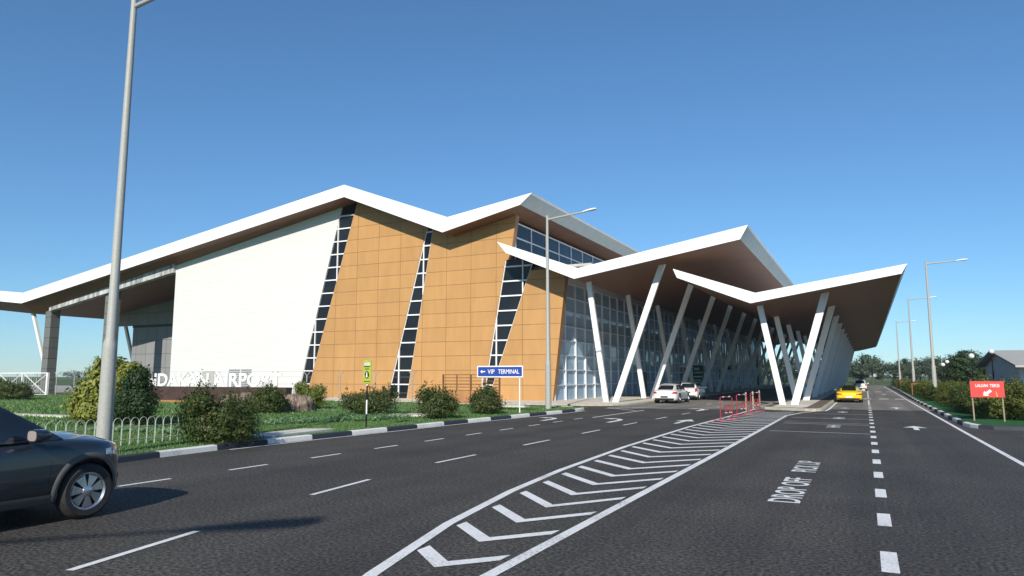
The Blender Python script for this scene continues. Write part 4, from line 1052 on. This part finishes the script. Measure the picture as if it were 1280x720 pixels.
# ------------------------------------------------------------------ vegetation
def leaf_cloud(rng, blobs, n, size, shell=.55, up=.25, aspect=.55):
    """blobs: (cx, cy, cz, rx, ry, rz, weight). Many small leaf quads spread through the volume."""
    B = np.array(blobs, float); wt = B[:, 6]/B[:, 6].sum()
    idx = rng.choice(len(B), n, p=wt); b = B[idx]
    d = rng.normal(size=(n, 3)); d /= np.linalg.norm(d, axis=1)[:, None]
    # uneven outline: direction dependent noise and clumps
    lump = 1+.22*np.sin(d[:, 0]*7+idx*1.7)*np.sin(d[:, 1]*6+idx)+.17*np.sin(d[:, 2]*9+d[:, 0]*8+idx*2.1)
    r = (shell+(1-shell)*rng.random(n)**.8)*lump*np.where(rng.random(n) < .05, 1.13, 1)
    c = b[:, :3]+d*b[:, 3:6]*r[:, None]
    nrm = d*1.9+rng.normal(size=(n, 3))*.55+[0, 0, up]; nrm /= np.linalg.norm(nrm, axis=1)[:, None]
    t = np.cross(nrm, rng.normal(size=(n, 3))); t /= np.linalg.norm(t, axis=1)[:, None]
    bt = np.cross(nrm, t); s_ = size*(.45+1.2*rng.random(n)**2)[:, None]
    a = t*s_; w_ = bt*s_*aspect
    V = np.stack([c-a*.5, c+w_*.5-a*.05, c+a*.5+nrm*s_*.12, c-w_*.5-a*.05], 1).reshape(-1, 3)
    return V
def quads_mesh(name, V, mat):
    n = len(V)//4; me = bpy.data.meshes.new(name)
    me.vertices.add(len(V)); me.vertices.foreach_set('co', V.astype(np.float32).ravel())
    me.loops.add(4*n); me.loops.foreach_set('vertex_index', np.arange(4*n, dtype=np.int32))
    me.polygons.add(n); me.polygons.foreach_set('loop_start', np.arange(0, 4*n, 4, dtype=np.int32)); me.update(calc_edges=True); me.validate()
    me.materials.append(mat); return me
def plant(name, label, cat, loc, blobs, n, size, mat, seed, trunk=None, group=None, crown='foliage', sprigs=0, shell=.5, scale=1):
    rng = np.random.default_rng(seed)
    s = thing(name, label, cat, loc, group)
    V = leaf_cloud(rng, blobs, n, size, shell)
    if sprigs:
        B = np.array(blobs); extra = []
        for k in range(sprigs):
            b = B[rng.integers(len(B))]; th = rng.random()*6.28; rr = rng.random()**.5
            x, y = b[0]+b[3]*rr*.8*math.cos(th), b[1]+b[4]*rr*.8*math.sin(th); z0 = b[2]+b[5]*math.sqrt(max(0, 1-.64*rr*rr))*.9
            h = .14+.42*rng.random()**1.5
            extra.append((x, y, z0+h*.5, .05+.05*rng.random(), .05+.05*rng.random(), h*.6, 1))
        V = np.concatenate([V, leaf_cloud(rng, extra, sprigs*24, size*.9, .0)])
    o = bpy.data.objects.new(crown, quads_mesh(crown, V*scale, mat)); COL.objects.link(o); o.parent = s
    mb = MB(); tr = trunk or [(0, 0, 0), (0.02, 0, .5)]
    r0 = .03 if trunk is None else trunk[0][3] if len(trunk[0]) > 3 else .1
    rngp = random.Random(seed)
    pts = [Vector(p[:3])*scale for p in tr]; mb.tube(pts, [r0*scale*(1-.6*i/(len(pts)-1)) for i in range(len(pts))], 8)
    for b in blobs[:7]:
        mb.tube([pts[-1].lerp(pts[0], .35), (pts[-1]+Vector(b[:3])*scale)/2+Vector((0, 0, .03)), Vector(b[:3])*scale], [r0*.5*scale, r0*.35*scale, r0*.12*scale], 6)
    mb.build('trunk' if trunk else 'stem', M['bark'], s, org=(0, 0, 0))
    return s
def shrub_blobs(seed, rx, ry, h, k=9, z0=.25):
    rg = random.Random(seed); out = [(0, 0, h*.42, rx*.78, ry*.78, h*.42, 3.0), (0, 0, h*.25, rx*.9, ry*.9, h*.28, 2.0)]
    for i in range(k):
        a = 2*math.pi*i/k+rg.uniform(-.3, .3); q = rg.uniform(.35, .62); zz = rg.uniform(.25, .78)*h
        out.append((rx*q*math.cos(a), ry*q*math.sin(a), zz, rx*rg.uniform(.28, .42), ry*rg.uniform(.28, .42), h*rg.uniform(.18, .26), .7))
    return out
lz = .13
plant('tree', 'bushy yellow green tree behind the nearest lamp pole', 'tree', (-27.0, 18.4, lz),
      [(0, 0, 1.25, 1.2, 1.2, 1.05, 4), (-.75, -.2, .8, .85, .9, .72, 1.6), (.6, 0, .85, 1.0, 1.0, .8, 1.4), (.05, 0, 2.0, .85, .9, .6, 1.6), (.65, .1, 1.75, .8, .9, .65, 1.2), (-.85, 0, 1.25, .6, .7, .55, .9), (0, -.5, .6, 1.0, .9, .55, 1.2), (.9, .1, 2.1, .4, .4, .33, .4), (.25, -.3, 2.35, .5, .5, .30, .5)],
      26000, .15, M['leaf_yellow'], 1, trunk=[(0, 0, -.1, .12), (.05, 0, .5), (0, 0, 1.3)], crown='crown')
plant('tree', 'dark green conical bush against the right side of the yellow green tree', 'tree', (-24.75, 17.9, lz), [(0, 0, 1.0, .82, .8, .9, 3), (.1, 0, 1.65, .55, .55, .6, 1.4), (-.4, -.25, .7, .55, .55, .6, 1.2), (.45, 0, .75, .5, .5, .6, 1.2), (.3, 0, 1.95, .3, .3, .3, .4)], 11000, .10, M['leaf_dark'], 51, trunk=[(0, 0, -.1, .08), (0, 0, .4), (0, 0, 1.2)], crown='crown')
plant('shrub', 'large dark olive shrub at the end of the white hoop fence', 'shrub', (-16.75, 14.75, lz-.05), shrub_blobs(2, 1.45, 1.2, 1.62), 26000, .07, M['leaf_olive'], 2, sprigs=60)
plant('shrub', 'dark shrub growing before the right end of the airport name wall', 'shrub', (-27.3, 27.2, lz), shrub_blobs(3, 1.2, 1.0, 1.50), 13000, .085, M['leaf_olive'], 3, sprigs=36)
plant('shrub', 'light green rounded shrub beside the pale boulder', 'shrub', (-28.5, 31.4, lz), shrub_blobs(4, 1.25, 1.0, 1.68, z0=.2), 12000, .10, M['leaf_lime'], 4)
plant('shrub', 'wide brownish shrub behind the lime yellow sign', 'shrub', (-22.3, 29, lz), shrub_blobs(5, 1.85, 1.1, 1.35), 15000, .085, M['leaf_olive'], 5, sprigs=55)
plant('shrub', 'dark shrub on the kerb lawn left of the brown gate', 'shrub', (-17.3, 27.3, lz), shrub_blobs(6, 1.2, 1.0, 1.40), 14000, .075, M['leaf_olive'], 6, sprigs=48)
plant('shrub', 'dark shrub under the VIP TERMINAL sign', 'shrub', (-17.15, 31.6, lz), shrub_blobs(7, 1.15, .95, 1.40), 12000, .08, M['leaf_olive'], 7, sprigs=48)
plant('shrub', 'dark shrub before the white gate at the left edge', 'shrub', (-61.3, 33.5, lz), shrub_blobs(8, 2.3, 1.6, 1.65), 12000, .13, M['leaf_olive'], 8, sprigs=24)
def boulder(label, loc, r, seed):
    rg = random.Random(seed); bm = bmesh.new(); bmesh.ops.create_icosphere(bm, subdivisions=4, radius=1)
    ph = [rg.uniform(0, 6) for _ in range(6)]
    for v in bm.verts:
        c = v.co; k = 1+.10*math.sin(5*c.x+ph[0])*math.sin(4*c.y+ph[1])+.06*math.sin(13*c.x+ph[2])*math.sin(9*c.z+ph[3])+.05*math.sin(17*c.y+ph[4])
        e = lambda t, p: math.copysign(abs(t)**p, t)
        v.co = Vector((e(c.x, .75)*k*r[0], e(c.y, .75)*k*r[1], max(-.15, e(c.z, .7)*k*r[2])))
    me = bpy.data.meshes.new('boulder'); bm.to_mesh(me); bm.free(); me.materials.append(M['rock'])
    me.polygons.foreach_set('use_smooth', [True]*len(me.polygons))
    tag(link('boulder', me, None, Vector(loc)), label, 'boulder', 'rough brown boulders on the lawn')
boulder('brown ridged boulder beside the light green shrub', (-27.8, 29.6, lz), (.95, .8, .88), 3)
boulder('brown boulder half hidden behind the large dark shrub', (-31.8, 29.5, lz), (1.15, .8, .88), 5)

# right hedge: three shrub meshes, copied and turned
hp = [plant('hedge_shrub', 'tall olive shrub right of the red taxi sign', 'shrub', (6.5, 37.2, lz), shrub_blobs(21, 1.35, 1.3, 1.75), 14000, .085, M['leaf_olive2'], 21, group='shrubs in the right hedge', sprigs=26),
      plant('hedge_shrub', 'olive shrub in the hedge directly behind the red taxi sign', 'shrub', (5.2, 38.3, lz), shrub_blobs(22, 1.3, 1.1, 1.42), 12000, .085, M['leaf_olive2'], 22, group='shrubs in the right hedge', sprigs=20),
      plant('hedge_shrub', 'darker shrub in the hedge left of the red taxi sign', 'shrub', (5.0, 44.5, lz), shrub_blobs(23, 1.4, 1.6, 1.5), 12000, .09, M['leaf_olive'], 23, group='shrubs in the right hedge', sprigs=24)]
hr = random.Random(5)
HL = 'olive shrub in the long hedge row between the right kerb and the car park'
spots = [(8.6, 36.6, 0), (7.2, 40.5, 1), (5.6, 41.5, 0), (10.6, 36.2, 1)]
y = 47.5
while y < 150:
    spots.append((5.3+hr.uniform(-.2, .3), y, hr.randrange(3))); 
    if y < 90: spots.append((7.0+hr.uniform(-.3, .3), y+.8, hr.randrange(3)))
    y += 2.6+y*.012
for x, y, k in spots: sc = hr.uniform(.9, 1.08); copy_tree(hp[k], (x, y, lz), hr.uniform(0, 6.28), HL, scale=(sc, sc, sc*(1 if y < 44 else hr.uniform(.70, .92))))
# far trees: four crowns
def far_tree(seed, mat, label, loc, n=2600, size=.42, dark=False, group='far trees beyond the road end'):
    rg = random.Random(seed); bl = [(0, 0, 5.2, 2.6, 2.6, 2.2, 3)]
    for i in range(11):
        a = rg.uniform(0, 6.28); q = rg.uniform(1.0, 2.5); bl.append((q*math.cos(a), q*math.sin(a), rg.uniform(3.0, 7.2), rg.uniform(1.0, 1.7), rg.uniform(1.0, 1.7), rg.uniform(.8, 1.3), 1))
    return plant('tree', label, 'tree', loc, bl, n, size, mat, seed, trunk=[(0, 0, 0, .28), (.1, .1, 2.2), (0, 0, 5)], group=group, crown='crown', shell=.25)
FL = 'broad green tree in the far row closing the end of the road'
ft = [far_tree(31, M['leaf_far'], FL, (2, 262, 0)), far_tree(32, M['leaf_far2'], FL, (10, 255, 0)), far_tree(33, M['leaf_far'], FL, (-8, 250, 0)), far_tree(34, M['leaf_far2'], FL, (18, 240, 0))]
fr_ = random.Random(11)
for k in range(54):
    x = -60+k*2.5+fr_.uniform(-1.5, 1.5); y = 250+fr_.uniform(-15, 40); sc = fr_.uniform(.75, 1.15)
    if -6 < x < 22: sc *= 1.12
    copy_tree(ft[k % 4], (x, y, -1.6), fr_.uniform(0, 6.28), FL, scale=(sc*1.3, sc*1.3, sc*1.12))
RL = 'green tree standing behind the car park to the right of the road'
for k in range(22):
    x = 16+k*3.1+fr_.uniform(-1.5, 1.5); y = 165+fr_.uniform(-20, 35); sc = fr_.uniform(.62, .98)
    copy_tree(ft[k % 4], (x, y, -1.0), fr_.uniform(0, 6.28), RL, 'trees behind the car park', scale=sc)
plant('tree', 'big dark rounded tree standing in the car park behind the red sign', 'tree', (11.2, 104, 0),
      [(0, 0, 2.5, 2.75, 2.4, 1.9, 4), (0, 0, 3.7, 2.15, 1.9, 1.35, 2.4), (-.9, 0, 1.9, 1.3, 1.2, 1.2, 1), (.9, 0, 1.9, 1.3, 1.2, 1.2, 1), (.1, 0, 4.5, 1.0, 1.0, .75, .9)], 16000, .24, M['leaf_dark'], 41, trunk=[(0, 0, 0, .2), (0, 0, 1), (0, 0, 2.6)], crown='crown', shell=.6)
copy_tree(ft[1], (15.0, 118, 0), .5, 'lighter green tree right of the big dark rounded tree', 'trees behind the car park', scale=.62)
copy_tree(ft[0], (10.0, 122, 0), 1.5, 'green tree left of the big dark rounded tree', 'trees behind the car park', scale=.50)
copy_tree(ft[2], (18.6, 100, 0), 2.5, 'tree crown showing above the roof of the house', 'trees behind the car park', scale=.72)
# far wood on the airfield side: one mass
rng = np.random.default_rng(77); blobs = []
for k in range(220):
    x = -900+k*4.1+rng.uniform(-3, 3); blobs.append((x, 560+rng.uniform(-30, 40), 4.5, rng.uniform(4, 8), 6, rng.uniform(3.5, 7.5), 1))
kind(link('far_wood', quads_mesh('far_wood', leaf_cloud(rng, blobs, 30000, 1.7, .3), M['leaf_far2'])), 'stuff')

# grass blades and low ground cover on the lawn
def blades(rng, n, xr, yr, h, keep, z, wd=.02):
    x = rng.uniform(*xr, n); y = rng.uniform(*yr, n); k = keep(x, y); x, y = x[k], y[k]; n = len(x)
    a = rng.uniform(0, 6.28, n); hh = h*(.5+rng.random(n)); ln = rng.normal(size=(n, 2))*.35*hh[:, None]
    dx, dy = np.cos(a)*wd, np.sin(a)*wd; zz = np.full(n, z)
    p0 = np.stack([x-dx, y-dy, zz], 1); p1 = np.stack([x+dx, y+dy, zz], 1)
    p2 = np.stack([x+ln[:, 0]+dx*.3, y+ln[:, 1]+dy*.3, zz+hh], 1); p3 = np.stack([x+ln[:, 0]-dx*.3, y+ln[:, 1]-dy*.3, zz+hh], 1)
    return np.stack([p0, p1, p2, p3], 1).reshape(-1, 3)
kx = np.array([p[0] for p in inner[:11]]); ky = np.array([p[1] for p in inner[:11]])
on_lawn = lambda x, y: x < np.interp(y, ky, kx)-.04
rng = np.random.default_rng(5)
V = np.concatenate([blades(rng, 52000, (-26, -15.2), (8, 24), .045, on_lawn, .12, .012), blades(rng, 45000, (-34, -15.2), (20, 41), .05, on_lawn, .12, .02),
                    blades(rng, 40000, (-75, -26), (14, 42), .10, on_lawn, .12, .04)])
kind(link('grass', quads_mesh('grass', V, M['blade'])), 'stuff')
def band_blobs(a, b, n, w_, h, rg):
    out = []
    for k in range(n):
        t = k/(n-1); out.append((a[0]+(b[0]-a[0])*t+rg.uniform(-w_, w_)*.5, a[1]+(b[1]-a[1])*t+rg.uniform(-w_, w_)*.5, .12+h*.4, w_*.8, w_*.8, h*.6, 1))
    return out
rg = random.Random(3)
bl = band_blobs((-21.6, 19.5), (-18.6, 26.2), 26, .75, .34, rg)+band_blobs((-36, 27.0), (-22, 33), 40, .8, .12, rg)+band_blobs((-24, 16.2), (-19.6, 16.6), 20, .6, .25, rg)
kind(link('ground_cover', quads_mesh('ground_cover', leaf_cloud(np.random.default_rng(9), bl, 24000, .085, .2), M['cover'])), 'stuff')
# pale path slabs on the lawn
mb = MB()
for poly in ([(-17.3, 15.9), (-16.3, 16.4), (-16.6, 19.6), (-17.6, 19.2)], [(-20.2, 27.6), (-18.3, 28.2), (-18.6, 29.6), (-20.6, 29.0)], [(-21.5, 39.0), (-18.6, 39.2), (-18.6, 40.0), (-21.5, 39.9)], [(-40, 20), (-30.5, 20.3), (-30.5, 20.9), (-40, 20.7)]):
    mb.slab(poly, .1, .21)
kind(mb.build('path', M['concrete']), 'structure')

# the air between here and the far trees
hz = MB(); hz.box(-960, 400, -70, 640, -1.2, 24)
ho = hz.build('haze', bpy.data.materials.new('haze')); kind(ho, 'stuff')
hm = ho.data.materials[0]; hm.use_nodes = True; nt = hm.node_tree; nt.nodes.clear()
out = nt.nodes.new('ShaderNodeOutputMaterial'); pv = nt.nodes.new('ShaderNodeVolumePrincipled')
pv.inputs['Color'].default_value = (.80, .90, 1, 1); pv.inputs['Density'].default_value = .00018; pv.inputs['Anisotropy'].default_value = 0
nt.links.new(pv.outputs[0], out.inputs['Volume'])
